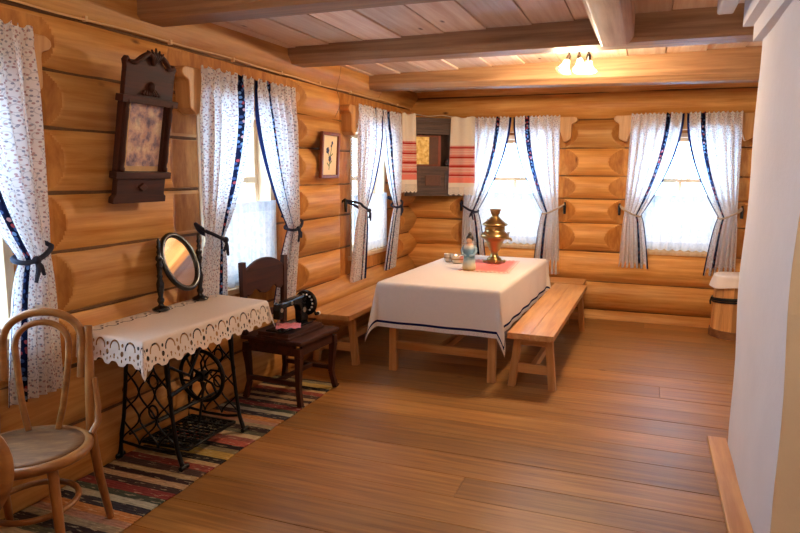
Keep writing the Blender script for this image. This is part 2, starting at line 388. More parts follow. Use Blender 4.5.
# ------------------------------------------------------------------ room shell
LX, BY = -2.70, 7.52            # joint planes of the left and back log walls
CEIL=lambda x: 2.535+.024*(x+2.6)
LJ=[-.02,.31,.61,.89,1.20,1.49,1.80,2.07,2.335,2.66]
BJ=[-.20,.10,.41,.75,1.06,1.33,1.58,1.88,2.19,2.47,2.76]
WL=[1.69,3.93,6.22]; WB=[-1.45,.32]
OW=.445; OZ0,OZ1=.79,2.03       # half width and sill/head of every opening
def log_profile(z,J,bul):
    for a,b in zip(J,J[1:]):
        if a<=z<=b:
            t=(z-a)/(b-a)*2-1; Rr=1.18; return bul*(sqrt(Rr*Rr-t*t)-sqrt(Rr*Rr-1))/(Rr-sqrt(Rr*Rr-1)),(a+b)/2
    return 0.,0.
def log_wall(name, J, u0, u1, z1, opens, fr, mats, bul=lambda u:.085, th=.20, cut=.57):
    us=set(); n=int((u1-u0)/.06)
    for i in range(n+1): us.add(round(u0+(u1-u0)*i/n,4))
    for c in opens:
        for s in (-1,1):
            for k in range(0,14): us.add(round(c+s*(OW+.02*k),4))
            for k in range(0,34): us.add(round(c+s*(cut-.03+.008*k),4))
    us=sorted(u for u in us if not any(abs(u-c)<OW-.001 and abs(u-c)>0.30 for c in opens))
    zs=set()
    for a,b in zip(J,J[1:]):
        for i in range(29): zs.add(round(a+(b-a)*i/28,4))
    zs|={OZ0,OZ1}; zs=sorted(z for z in zs if z<=z1+.001 and z>=-.03)
    mb=MB(); tones={}
    def dep(u,z):
        d,zc=log_profile(z,J,bul(u))
        k=round(zc,2)
        d+= .006*sin(u*1.7+zc*9)+.003*sin(u*5.1+zc*23)
        for c in opens:
            e=abs(u-c)-cut
            if e<.3 and OZ0-.12<zc<OZ1+.25: d=min(d,.006+max(0,e)*.5)
        return d
    def iscut(u,z):
        d,zc=log_profile(z,J,bul(u)); d+=.006*sin(u*1.7+zc*9)+.003*sin(u*5.1+zc*23)
        return any(abs(u-c)-cut<.3 and OZ0-.12<zc<OZ1+.25 and .006+max(0,abs(u-c)-cut)*.5<d-.004 for c in opens)
    rows=list(zs)
    for ji,(a,b) in enumerate(zip(J,J[1:])):
        zz=[z for z in rows if a-1e-4<=z<=b+1e-4]
        if len(zz)<2: continue
        mb.tone=R()-.5
        def sk(i,j): 
            uc=(us[i]+us[i+1])/2; zc=(zz[j]+zz[j+1])/2
            return any(abs(uc-c)<OW for c in opens) and OZ0<zc<OZ1
        mb.grid(len(us)-1,len(zz)-1,lambda i,j: fr(us[i],dep(us[i],zz[j]),zz[j]),smooth=True,skip=sk,mfn=lambda i,j: 2 if iscut((us[i]+us[i+1])/2,(zz[j]+zz[j+1])/2) else 0)
    # outside face and a closing rim so the wall has its real thickness
    mb.tone=0
    zz=[zs[0],OZ0,OZ1,zs[-1]]; uu=sorted({us[0],us[-1]}|{c+s*OW for c in opens for s in (-1,1)})
    mb.grid(len(uu)-1,3,lambda i,j: fr(uu[i],-th,zz[j]),smooth=False,skip=lambda i,j: j==1 and any(abs((uu[i]+uu[i+1])/2-c)<OW for c in opens))
    # oakum packed into the joints
    mb.mi=1
    for z in J[1:]:
        if z>z1: continue
        segs=[(u0,u1)]
        if OZ0-.02<z<OZ1+.02:
            segs=[]; last=u0
            for c in sorted(opens): segs.append((last,c-OW-.01)); last=c+OW+.01
            segs.append((last,u1))
        for a,b in segs:
            k=max(2,int((b-a)/.12)); pts=[fr(a+(b-a)*i/k,-.002+.003*R(),z+.004*(R()-.5)) for i in range(k+1)]
            mb.tube(pts,[.009+.005*R() for _ in pts],5,cap=False)
    return struct(mb.build(name,mats,fix=False))
log_wall('wall_left',LJ,-2.2,BY+.02,2.66,WL,lambda u,d,z: Vector((LX+d,u,z)),[M['log_y'],M['oakum'],M['endgrain']],bul=lambda u:.04+.05*min(1,max(0,(u-3.4)/1.2)),cut=.68)
log_wall('wall_back',BJ,LX-.02,2.4,2.76,WB,lambda u,d,z: Vector((u,BY-d,z)),[M['log_x'],M['oakum'],M['endgrain']])
mb=MB().box(2.2,2.4,-2.2,BY,-.02,2.8); struct(mb.build('wall_right',M['plaster']))
mb=MB().box(LX-.2,2.4,-2.4,-2.2,-.02,2.8); struct(mb.build('wall_front',M['log_x']))
# floor boards run along x
mb=MB(); y=-2.25; 
while y<BY+.05:
    w=.215+.06*R(); mb.tone=R()-.5
    x=-2.75; sp=[-2.75,2.4] if R()<.6 else [-2.75,-1.2+2.6*R(),2.4]
    for a,b in zip(sp,sp[1:]):
        mb.tone=R()-.5
        mb.box(a+.0008,b-.0008,y+.0012,y+w-.0012,-.04,.0+.0016*(R()-.5))
    y+=w
mb.tone=-.4; mb.box(-2.9,2.4,-2.4,BY+.2,-.10,-.042)
struct(mb.build('floor',M['floor'],bevel=.0025))
# ceiling boards run along y, beams along x
mb=MB(); x=-2.85
while x<2.4:
    w=.27+.05*R(); mb.tone=R()-.5; z=CEIL(x+w/2)
    mb.box(x+.002,x+w-.002,-2.2,BY+.1,z+.003*(R()-.5),z+.04); x+=w
mb.tone=-.3; mb.box(-2.95,2.4,-2.4,BY+.2,2.72,2.78)
struct(mb.build('ceiling',M['ceil'],bevel=.003))
def beam(y0,y1,zl,zr,ch_l,ch_r,top=.03,xr=2.2):
    mb=MB(); mb.smooth=False; n=40; xl=-2.69
    def fn(i,k):
        x=xl+(xr-xl)*i/n; t=min(1,max(0,(x+2.69)/3.4)); zb=zl+(zr-zl)*(x+2.6)/3.2; c=ch_l+(ch_r-ch_l)*t
        wv=.005*sin(x*2.1+y0)+.003*sin(x*6+y1)
        zt=CEIL(x)+top
        P=[(y0+wv,zt),(y0+wv,zb+c*.8),(y0+c+wv,zb),(y1-.015-wv,zb),(y1-wv,zb+.015),(y1-wv,zt)]
        return Vector((x,)+P[k])
    mb.tone=R()-.5
    mb.grid(n,5,lambda i,k: fn(i,k),smooth=False)
    mb.add([fn(0,k) for k in range(6)],[tuple(range(6))]); mb.add([fn(n,k) for k in range(6)],[tuple(range(5,-1,-1))])
    return struct(mb.build('ceiling_beam',M['beam']))
beam(2.97,3.19,2.42,2.43,.03,.03,xr=.43)
beam(4.51,4.77,2.425,2.43,.075,.015)
beam(6.02,6.26,2.41,2.365,.06,.06)
beam(-.2,.1,2.42,2.43,.03,.03)
# the heavy lengthwise beam butting into the second cross beam
mb=MB(); mb.tone=.1; cx=-.25
P=[(-.115,.2),(-.115,.06),(-.075,.0),(.075,.0),(.115,.05),(.115,.2)]
mb.prism([(a+cx,b+2.41) for a,b in P],-2.15,4.52,lambda a,b,d: Vector((a,d,b)))
struct(mb.build('ceiling_beam',M['beam_y'],bevel=.006))

# window units
def window(k, c, fr, group, full, pel=.115):
    """fr(u,n,z): u along the wall, n into the room from the joint plane"""
    e=bpy.data.objects.new('window_%d'%k,None); COL.objects.link(e); e['kind']='structure'; e.location=fr(c,0,OZ0); o=Vector(e.location)
    def B(mb,u0,u1,n0,n1,z0,z1):
        p=fr(u0,n0,z0)-o; q=fr(u1,n1,z1)-o
        mb.box(min(p.x,q.x),max(p.x,q.x),min(p.y,q.y),max(p.y,q.y),min(p.z,q.z),max(p.z,q.z))
    mb=MB(); t=.045
    for s in (-1,1): B(mb,c+s*(OW+.002),c+s*(OW-t),-.21,.012,OZ0-.002,OZ1+.002)
    B(mb,c-OW+t,c+OW-t,-.21,.012,OZ1-t,OZ1+.002); B(mb,c-OW+t,c+OW-t,-.21,.012,OZ0-.002,OZ0+t)
    mb.build('window_frame',M['frame'],e,bevel=.004)
    mb=MB(); n0,n1=-.15,-.10; st=.04
    for s in (-1,1): B(mb,c+s*(OW-t),c+s*(OW-t-st),n0,n1,OZ0+t,OZ1-t)
    for z in (OZ0+t,OZ1-t-st): B(mb,c-OW+t+st,c+OW-t-st,n0,n1,z,z+st)
    B(mb,c-OW+t+st,c+OW-t-st,n0,n1,1.515,1.56)
    B(mb,c-.018,c+.018,n0,n1,(OZ0+t+st),1.515)
    if full: B(mb,c-.03,c+.03,n0-.002,n1+.004,1.56,OZ1-t-st)
    mb.build('sash',M['frame'],e,bevel=.003)
    mb=MB(); B(mb,c-OW+t+.01,c+OW-t-.01,-.127,-.123,OZ0+t+.01,OZ1-t-.01); mb.build('window_pane',M['glass'],e)
    mb=MB(); B(mb,c-OW-.06,c+OW+.06,-.02,.035,OZ0-.045,OZ0-.004); mb.build('window_sill',M['frame'],e,bevel=.006)
    # carved head board with eared ends
    def fr2(a,b,d): return fr(c+a,d,b)-o
    half=[(.70,2.215),(.725,2.20),(.73,2.175),(.715,2.155),(.69,2.145),(.675,2.135),(.67,2.115),(.67,2.00),(.665,1.975),(.60,1.94),(.585,1.95),(.56,2.03),(.545,2.06)]
    poly=half+[(-a,b) for a,b in reversed(half)]
    mb=MB(); poly=[((abs(a)-.03)*(1 if a>0 else -1),b) for a,b in poly]; mb.prism(poly,.006,pel,fr2); mb.build('head_board',M['pine_z'],e,bevel=.006)
    return e
frL=lambda u,n,z: Vector((LX+n,u,z)); frB=lambda u,n,z: Vector((u,BY-n,z))
for i,c in enumerate(WL): window(i+1,c,frL,None,True,.05 if i==0 else .115)
for i,c in enumerate(WB): window(i+4,c,frB,None,False)
# snow outside
mb=MB().box(-40,-3.2,-30,40,-.7,-.6).box(-3.2,40,8.2,40,-.7,-.6); struct(mb.build('ground',M['snow']))

# ------------------------------------------------------------------ plastered stove block on the right
mb=MB(); n=22
x0,x1,y0,y1=.53,2.15,2.77,4.14; ZT=2.60
def fnw(i,j):
    y=y0+(y1-y0)*i/12; z=ZT*j/24; return Vector((x0+.006*sin(y*5+z*3)+.005*sin(z*7+y),y,z))
mb.grid(12,24,fnw,smooth=True)
mb.grid(1,24,lambda i,j: Vector((fnw(12,j).x if i==0 else x1,y1,ZT*j/24)),smooth=False)
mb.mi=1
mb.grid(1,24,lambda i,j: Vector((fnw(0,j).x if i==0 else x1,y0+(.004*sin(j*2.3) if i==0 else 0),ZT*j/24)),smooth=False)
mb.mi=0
for (d,za,zb) in ((.035,2.33,2.42),(.085,2.42,2.60)):
    mb.box(x0-d,x1,y0-.0,y1+d,za,zb)
o=mb.build('stove',[M['plaster'],M['cream_face']]); tag(o,'tall whitewashed plaster stove block filling the right edge of the room','stove')
mb=MB().box(.425,.53,1.0,4.215,0.002,.028); struct(mb.build('baseboard_right',M['pine_y'],bevel=.006))
mb=MB().box(.30,.385,1.5,4.12,2.47,2.6); struct(mb.build('trim_1',M['plaster'],bevel=.012))

# ------------------------------------------------------------------ curtains
def curtain(label, group, fr, zc, uo, ui, uto, uti, ubo, ubi, zt, zk, zb, np_=6, base=.155, hook=True, ribbon='ribbon', name='curtain', seed=0, knot=True):
    rnd=random.Random(seed); o=fr(uo,0,zb); org=Vector(o)
    e=thing(name,label,'curtain',org,0,group)
    nu,nv=120,70; ph=rnd.random()*6
    zs=[zt+.02-(zt+.02-zb)*j/nv for j in range(nv+1)]
    def prm(z):
        if z>=zk:
            s=(zt-z)/(zt-zk); s=max(0,s)
            return uo+(uto-uo)*s, ui+(uti-ui)*s**1.8, s
        s=(zk-z)/(zk-zb); s2=s**.6
        return uto+(ubo-uto)*s2, uti+(ubi-uti)*s2, 1-s
    def fn(i,j):
        t=i/nu; z=zs[j]; a,b,s=prm(z)
        w=abs(b-a); wv=.8*(w/.55)**.3
        amp=(.010+.020*min(1,max(0,(zt-z)/.25)))*min(1,.25+w/.62)
        tt=t+.018*sin(2*pi*t*2.3+ph)
        pl=sin(2*pi*np_*tt+ph)+.22*sin(2*pi*np_*2.1*tt+ph*2+z*1.5)
        u=a+(b-a)*(t+.35/np_/2*sin(4*pi*np_*tt+ph)*.25)
        kk=max(0,1-abs(z-zk)/.16)
        bz=base if z>zk else base-(base-.085)*(zk-z)/(zk-zb)
        nn=bz+amp*pl*(1-.45*kk)+.02*sin(pi*t)*kk
        if z>zt-.045: nn+=.008*sin(2*pi*np_*3*tt); 
        zz=z+(.009*sin(2*pi*np_*2*t) if j==0 else .005*sin(2*pi*np_*2*t) if j==1 else 0)
        if j>nv-4: zz+=.003*sin(2*pi*np_*tt+1)
        return fr(u,nn,zz)-org
    mb=MB(); mb.grid(nu,nv,fn,lambda i,j:(i/nu,zs[j]+seed*.37)); mb.build('drape',M['curtain'],e,fix=False)
    # tieback round the bundle to the wall
    sgn=1 if uti>uto else -1
    ho=.05 if hook else -.06
    pts=[fr(uto-sgn*ho,.03,zk+.10)-org,fr(uto-sgn*(.03 if hook else -.008),base+(.02 if hook else 0),zk+(.075 if hook else .06))-org,fr(uto+sgn*.02,base+.035,zk+.045)-org]
    pts+=[fr(uto+(uti-uto)*.5,base+.055,zk+.012)-org,fr(uti-sgn*.022,base+.045,zk-.008)-org,fr(uti+sgn*.004,base+.0,zk-.004)-org,fr(uti-sgn*.02,base-.045,zk+.01)-org,fr(uto+sgn*.03,base-.06,zk+.05)-org,fr(uto-sgn*(ho-.005),.03,zk+.09)-org]
    fine=[]
    for k in range(len(pts)-1):
        for q in range(4):
            t=q/4; p0=pts[max(k-1,0)];p1=pts[k];p2=pts[k+1];p3=pts[min(k+2,len(pts)-1)]
            fine.append(.5*((2*p1)+(p2-p0)*t+(2*p0-5*p1+4*p2-p3)*t*t+(3*p1-p0-3*p2+p3)*t**3))
    fine.append(pts[-1])
    mb=MB(); mb.tube(fine,.012 if ribbon=='ribbon' else .009,6)
    if knot and ribbon=='ribbon':
        p=fr(uti-sgn*.05,base+.058,zk)-org
        mb.ball(.020,p,10); mb.tube([p,p+fr(uo,.01,zb-.04)-org,p+fr(uo+sgn*.015,.005,zb-.10)-org],[.009,.012,.008],5)
        mb.tube([p,p+fr(uo-sgn*.01,.015,zb-.03)-org,p+fr(uo-sgn*.03,.005,zb-.07)-org],[.009,.012,.008],5)
    mb.build('tieback',M[ribbon],e)
    if hook:
        mb=MB(); p=fr(uto-sgn*.055,0,zk+.08)-org; q=fr(uto-sgn*.055,.045,zk+.11)-org
        mb.bar(p,q,.02,.02); mb.tube([q,q+Vector((0,0,-.03)),q+Vector((0,0,-.12))],[.010,.017,.014],8)
        mb.build('hook',M['black'],e)
    return e
cl=WL; H=.585
def pair(c, fr, where, labs, group, ks, top=2.205, base=.155, bots=(.60,.60), seeds=(1,2), ribs=('ribbon','ribbon'), H=H, hooks=(1,1), sides=(-1,1), zk=1.17):
    for s,lab,zb,sd,rb,hk in zip((-1,1),labs,bots,seeds,ribs,hooks):
        if s not in sides: continue
        curtain(lab,group,fr,0,c+s*(H-.04),c+s*.015,c+s*(H-.02),c+s*(H-.19),c+s*(H+.01),c+s*(H-.29),top,zk,zb,ribbon=rb,seed=sd,hook=bool(hk),base=base)
pair(WL[0],frL,'',[None,'flowered curtain at the left edge of the picture, tied by a dark ribbon'],'flowered window curtains',0,bots=(.55,.55),seeds=(3,4),sides=(1,),zk=1.20,base=.10,hooks=(0,0))
pair(WL[1],frL,'',['left flowered curtain of the window behind the mirror and dark chair','right flowered curtain of the window behind the dark chair, near the small flower picture'],'flowered window curtains',0,bots=(.62,.60),seeds=(5,6),hooks=(0,0),H=.605)
pair(WL[2],frL,'',['left flowered curtain of the left wall window nearest the corner','right flowered curtain beside the corner icon shelf on the left wall'],'flowered window curtains',0,bots=(.55,.55),seeds=(7,8),hooks=(1,0),zk=1.24,H=.595,sides=(-1,))
pair(WL[2],frL,'',['left flowered curtain of the left wall window nearest the corner','right flowered curtain beside the corner icon shelf on the left wall'],'flowered window curtains',0,bots=(.55,.55),seeds=(7,8),hooks=(1,0),zk=1.24,H=.545,sides=(1,))
pair(WB[0],frB,'',['left flowered curtain of the back window behind the samovar, dark tie','right flowered curtain of the back window behind the samovar, pale cord tie'],'flowered window curtains',0,bots=(.60,.48),seeds=(9,10),ribs=('ribbon','cord'),H=.56)
pair(WB[1],frB,'',['left flowered curtain of the right-hand window in the back wall','right flowered curtain of the right-hand back window, beside the white stove'],'flowered window curtains',0,bots=(.60,.56),seeds=(11,12),ribs=('cord','cord'),H=.56)
def cafe(c,fr,label,seed):
    o=fr(c,.0,.80); w=.43
    nu,nv=90,24; zt,zb=1.385,.815
    def fn(i,j):
        t=i/nu; z=zt-(zt-zb)*j/nv
        if j==nv: z-=.018*abs(sin(t*pi*11))
        return fr(c-w+2*w*t,.03+.009*sin(2*pi*9*t+seed)+.004*sin(2*pi*21*t),z)-o
    mb=MB(); mb.grid(nu,nv,fn,lambda i,j:(i/nu*1.2+seed,-(zt-zb)*j/nv))
    ob=mb.build('lace_curtain',M['lace'],fix=False); ob.location=o; tag(ob,label,'curtain','lace half curtains')
    mb=MB()
cafe(WL[1],frL,'white lace half curtain in the window behind the dark chair',1)
cafe(WL[2],frL,'white lace half curtain in the left wall window nearest the corner',2)
cafe(WB[0],frB,'white lace half curtain in the back window behind the samovar',3)
cafe(WB[1],frB,'white lace half curtain in the right-hand window of the back wall',4)

# ------------------------------------------------------------------ cable, wire
mb=MB(); pts=[Vector((LX+.045+.004*sin(y*3),y,2.342+.006*sin(y*2.2)+.003*sin(y*7))) for y in [-2+.12*i for i in range(79)]]
mb.tube(pts,.006,6)
o=mb.build('electric_cable',M['cable']); tag(o,'pale electric cable running along the top of the left log wall','cable')
for y in [-.5+.62*i for i in range(13)]:
    mb=MB(); mb.box(LX+.034,LX+.056,y-.008,y+.008,2.33,2.356); mb.build('clip',M['cable'],o)
mb=MB(); mb.tube([(LX+.115,5.36,2.52),(LX+.10,5.365,2.44),(LX+.075,5.365,2.36),(LX+.07,5.36,2.33),(LX+.10,5.355,2.24),(LX+.098,5.35,2.16),(LX+.055,5.35,2.08)],.003,5)
o=mb.build('wire',M['wire']); tag(o,'thin brown wire hanging down the log above the flower picture','wire')
mb=MB(); mb.tube([(LX+.10,6.32,2.46),(LX+.11,6.325,2.42),(LX+.07,6.33,2.35)],.003,5)
o=mb.build('wire',M['wire']); tag(o,'short thin wire hanging from the farthest beam to the cable','wire')

# ------------------------------------------------------------------ tall carved mirror
e=thing('wall_mirror','tall carved dark wood wall mirror with crested top, leaning out from the log wall','mirror',(-2.595,2.815,1.435))
e.rotation_euler=(0,radians(10),0); e.scale=(1,.85,.905)
W=.21
fm=lambda a,b,d: Vector((d,a,b))
mb=MB(); mb.prism([(-W-.02,0),(W+.02,0),(W+.02,.035),(W,.05),(W,.15),(-W,.15),(-W,.05),(-W-.02,.035)],0,.035,fm)
mb.prism([(-W-.03,.145),(W+.03,.145),(W+.03,.185),(-W-.03,.185)],0,.05,fm)
mb.build('lower_panel',M['dark_y'],e,bevel=.004)
mb=MB(); mb.prism([(-.04,.095),(0,.07),(.04,.095),(0,.12)],.03,.048,fm); mb.build('carved_lozenge',M['dark_y'],e,bevel=.004)
for s in (-1,1):
    mb=MB(); a=s*(W-.022); mb.box(0,.03,a-.03,a+.03,.18,.60)
    mb.lathe([(.004,.185),(.018,.19),(.018,.21),(.010,.22),(.016,.25),(.016,.30),(.011,.36),(.013,.39),(.011,.42),(.016,.50),(.016,.54),(.010,.56),(.018,.575),(.018,.59),(.004,.595)],(.036,a,0),12)
    mb.build('side_column',M['dark_z'],e)
mb=MB(); mb.prism([(-W-.03,.575),(W+.03,.575),(W+.03,.615),(-W-.03,.615)],0,.05,fm)
top=[(-W,.61),(W,.61),(W,.77),(W+.012,.80),(W-.01,.825),(W-.04,.80),(.13,.79),(.09,.82),(.06,.85),(.03,.865),(0,.87),(-.03,.865),(-.06,.85),(-.09,.82),(-.13,.79),(-W+.04,.80),(-W+.01,.825),(-W-.012,.80),(-W,.77)]
mb.prism(top,0,.03,fm); mb.build('crest',M['dark_y'],e,bevel=.004)
mb=MB()
for s in (-1,1):
    mb.tube([(.034,s*(W-.01),.80),(.036,s*.15,.795),(.04,s*.10,.83),(.042,s*.05,.86),(.042,s*.01,.85)],[.008,.014,.017,.014,.006],8)
for k in range(-2,3):
    mb.tube([(.038,0,.80),(.05,k*.018,.85),(.044,k*.035,.895-abs(k)*.012)],[.008,.012,.005],6)
mb.ball(.022,(.036,0,.675),10,(1,1,1.4))
for k in range(-3,4): mb.tube([(.034,k*.016,.655),(.04,k*.024,.63)],[.006,.009],6)
mb.build('carving',M['dark_z'],e)
mb=MB(); mb.box(.004,.012,-W+.045,W-.045,.182,.578); mb.build('mirror_panel',M['print'],e)

# flower picture
e=thing('framed_picture','small framed flower picture on cream paper hanging on the log wall','picture',(-2.60,5.11,1.55))
e.rotation_euler=(0,radians(3),0)
mb=MB(); a,h,f=.165,.39,.028
mb.box(0,.028,-a,-a+f,0,h); mb.box(0,.028,a-f,a,0,h); mb.box(0,.028,-a+f,a-f,0,f); mb.box(0,.028,-a+f,a-f,h-f,h)
mb.build('frame',M['rframe'],e,bevel=.004)
mb=MB().box(.004,.010,-a+f,a-f,f,h-f); mb.build('paper',M['paper'],e)
mb=MB()
for (u,z,r) in ((-.035,.235,.030),(.01,.165,.028),(.045,.30,.018),(.03,.275,.014)):
    for k in range(5):
        t=k*1.2566; mb.ball(r*.5,(.0115,u+cos(t)*r*.5,z+sin(t)*r*.5),8,(1,1,1))
for i in range(len(mb.v)): x,y,z=mb.v[i]; mb.v[i]=(.0105+(x-.0115)*.12,y,z)
mb.build('blossoms',M['bluei'],e)
mb=MB()
for p in ([(.011,.0,.07),(.011,.012,.16),(.011,-.03,.235)],[(.011,.0,.07),(.011,.02,.2),(.011,.045,.30)],[(.011,.005,.10),(.011,-.04,.13)],[(.011,.008,.12),(.011,.05,.15)],[(.011,.01,.18),(.011,.06,.21)]): mb.tube(p,.006,5,flat=1)
for i in range(len(mb.v)): x,y,z=mb.v[i]; mb.v[i]=(.0105+(x-.011)*.12,y,z)
mb.build('stems',M['green'],e)

# ------------------------------------------------------------------ corner icon shelf
A=Vector((-2.555,6.95,0)); B=Vector((-2.06,7.42,0)); Cc=Vector((-2.60,7.43,0)); mid=(A+B)/2
ax=(B-A).normalized(); nx=Vector((ax.y,-ax.x,0)); Ld=(B-A).length
ang=atan2(ax.y,ax.x)
e=thing('corner_shelf','dark aged wood corner icon shelf hanging where the two log walls meet','shelf',(mid.x,mid.y,1.34),ang)
Ci=Matrix.Rotation(-ang,3,'Z')@(Cc-mid); hw=Ld/2
tri=lambda g,z0,z1,mb: mb.prism([(-hw-g,-g),(hw+g,-g),(hw+g*.3,.02),(Ci.x,Ci.y-.01),(-hw-g*.3,.02)],z0,z1,lambda a,b,d: Vector((a,b,d)))
mb=MB(); tri(.02,0,.03,mb); tri(.005,.03,.055,mb); mb.build('base_moulding',M['grey_x'],e,bevel=.003)
mb=MB(); tri(.015,.30,.335,mb); mb.build('shelf_board',M['grey_x'],e,bevel=.003)
mb=MB(); mb.box(-hw,-.15,-.0,.02,.055,.30); mb.box(.15,hw,0,.02,.055,.30); mb.box(-.15,.15,0,.02,.055,.09); mb.box(-.15,.15,0,.02,.26,.30)
mb.box(-.15,.15,.012,.02,.09,.26); mb.build('drawer_front',M['grey_x'],e,bevel=.003)
mb=MB(); mb.box(-.10,.10,-.004,.011,.115,.235); mb.build('inset_panel',M['umber'],e,bevel=.006)
mb=MB(); tri(.02,.75,.80,mb); tri(.0,.80,.835,mb); tri(.03,.835,.875,mb); mb.build('cornice',M['grey_x'],e,bevel=.004)
for s in (-1,1):
    mb=MB(); mb.bar((s*hw*.98,.012,.335),(s*hw*.98,.012,.75),.03,.03)
    p=Vector((s*hw,.015,0)); q=Vector((Ci.x,Ci.y-.012,0))
    mb.add([p+Vector((0,0,.335)),q+Vector((0,0,.335)),q+Vector((0,0,.75)),p+Vector((0,0,.75))],[(0,1,2,3)])
    mb.build('side_panel',M['grey_z'],e)
mb=MB(); mb.prism([(-hw+.03,.695),(hw-.03,.695),(hw-.03,.752),(-hw+.03,.752)],.0,.02,lambda a,b,d: Vector((a,d,b))); mb.build('valance',M['grey_x'],e)
# icon standing on the shelf
def on_shelf(u,v,z): return Vector((mid.x,mid.y,1.34))+ax*u+Vector((-ax.y,ax.x,0))*v+Vector((0,0,z))
ic=thing('icon','gilt framed icon panel standing inside the corner shelf','icon',on_shelf(-.02,.07,.337),ang)
mb=MB(); mb.box(-.20,-.185,0,.02,0,.35); mb.box(.115,.15,0,.02,0,.35); mb.box(-.185,.115,0,.02,0,.02); mb.box(-.185,.115,0,.02,.33,.35); mb.build('frame',M['rframe'],ic,bevel=.003)
mb=MB(); mb.box(-.185,.0,.004,.012,.02,.33); mb.build('gilt_panel',M['gold'],ic)
mb=MB(); mb.box(.0,.115,.004,.012,.02,.33); mb.build('painted_panel',M['umber'],ic)
mb=MB(); mb.lathe([(.001,0),(.032,.0),(.036,.03),(.022,.05),(.03,.075),(.001,.078)],(0,0,0),14); o=mb.build('oil_lamp',M['black']); o.location=on_shelf(.19,.045,.336); tag(o,'small dark oil lamp on the corner shelf beside the icon','lamp')

# embroidered towel draped over the corner shelf
mb=MB()
def tw(p0,p1,zt,zb,nf,amp,widen=.15):
    p0=Vector(p0);p1=Vector(p1); d=(p1-p0); nn=Vector((d.y,-d.x,0)).normalized()
    def fn(i,j):
        t=i/40; s=j/36; wd=1-widen*(1-s); tt=.5+(t-.5)*wd
        p=p0+d*tt+nn*(amp*sin(2*pi*nf*t+.6)*(1-.5*s)+.01*s)
        z=zt+(zb-zt)*s
        if j==0: z=zt+.01*sin(t*9)
        if j==36: z-=.020*abs(sin(t*pi*5))
        return Vector((p.x,p.y,z))
    mb.grid(40,36,fn,lambda i,j:(i/40,(zt-zb)*(1-j/36)))
tw((-2.55,6.75,0),(-2.41,6.92,0),2.235,1.40,1.5,.020)
tw((-2.15,7.275,0),(-1.845,7.315,0),2.225,1.365,2,.012,.12)
def top_s(i,j):
    t=i/30; p=Vector((-2.50,6.86,0)).lerp(Vector((-2.06,7.28,0)),t); b=Vector((-.7,.7,0))*(.12*j/4)
    return Vector((p.x+b.x,p.y+b.y,2.238+.008*sin(t*11)+(-.012 if j==0 else 0)))
mb.grid(30,4,top_s,lambda i,j:(i/30,.7))
o=mb.build('embroidered_towel',M['towel'],fix=False); tag(o,'white towel with red embroidered ends draped over the corner icon shelf','towel')

# ------------------------------------------------------------------ ceiling lamp
def ceiling_lamp(loc,label,energy,lc):
    e=thing('ceiling_lamp',label,'lamp',loc)
    mb=MB(); mb.box(-.16,.16,-.045,.045,-.02,0); mb.build('ceiling_plate',M['pine_x'],e,bevel=.006)
    for (x,dx,dy) in ((-.075,-.03,-.04),(.0,.02,-.06),(.07,.0,.05)):
        a=Vector((x,0,-.02)); k=a+Vector((0,0,-.06)); d=Vector((dx,dy,-.10)).normalized()
        mb=MB(); mb.tube([a,k],.009,8); mb.ball(.014,k,10); mb.tube([k,k+d*.05],[.016,.02],10); ar=mb.build('spot_arm',M['black'],e)
        q=Vector((0,0,1)).rotation_difference(d).to_matrix()
        mb=MB(); mb.lathe([(.020,0),(.026,.02),(.030,.045),(.036,.065),(.050,.085),(.062,.092)],k+d*.04,18,'z',q); mb.build('lamp_shade',M['shade'],ar)
        mb=MB(); mb.lathe([(.001,0),(.014,.004),(.020,.03),(.018,.05),(.001,.062)],k+d*.055,12,'z',q); mb.build('bulb',M['bulb'],ar)
        L=bpy.data.lights.new('bulb_light','POINT'); L.energy=energy; L.color=lc; L.shadow_soft_size=.035
        lo=bpy.data.objects.new('bulb_light',L); COL.objects.link(lo); lo.location=k+d*.15; lo.parent=e
    return e
E1,E2,E3=40.0,9.0,50.0
ceiling_lamp((-.55,5.33,CEIL(-.55)-.001),'three-spot ceiling lamp with lit frosted shades between the beams',E1,(1,.78,.52))
ceiling_lamp((-.75,1.55,CEIL(-.75)-.001),'three-spot ceiling lamp over the near end of the room',E2,(1,.86,.70))

e=thing('fill_lamp','unseen fill uplight with a white bowl shade, added to brighten the ceiling','lamp',(.25,-.55,0))  # added out-of-frame uplight, fills the ceiling and foreground with light
mb=MB(); mb.lathe([(.001,0),(.14,0),(.14,.015),(.03,.03),(.001,.03)],n=24); mb.build('base',M['black'],e)
mb=MB(); mb.tube([(0,0,.03),(0,0,1.70)],.012,10); mb.build('pole',M['black'],e)
mb=MB(); mb.lathe([(.012,1.69),(.05,1.70),(.12,1.75),(.16,1.82),(.155,1.82),(.115,1.757),(.05,1.71),(.001,1.705)],n=28); mb.build('lamp_shade',M['white'],e)
mb=MB(); mb.ball(.035,(0,0,1.76),12); mb.build('bulb',M['bulb'],e)
L=bpy.data.lights.new('bulb_light','POINT'); L.energy=E3; L.color=(1,.88,.74); L.shadow_soft_size=.06
lo=bpy.data.objects.new('bulb_light',L); COL.objects.link(lo); lo.location=(0,0,1.84); lo.parent=e

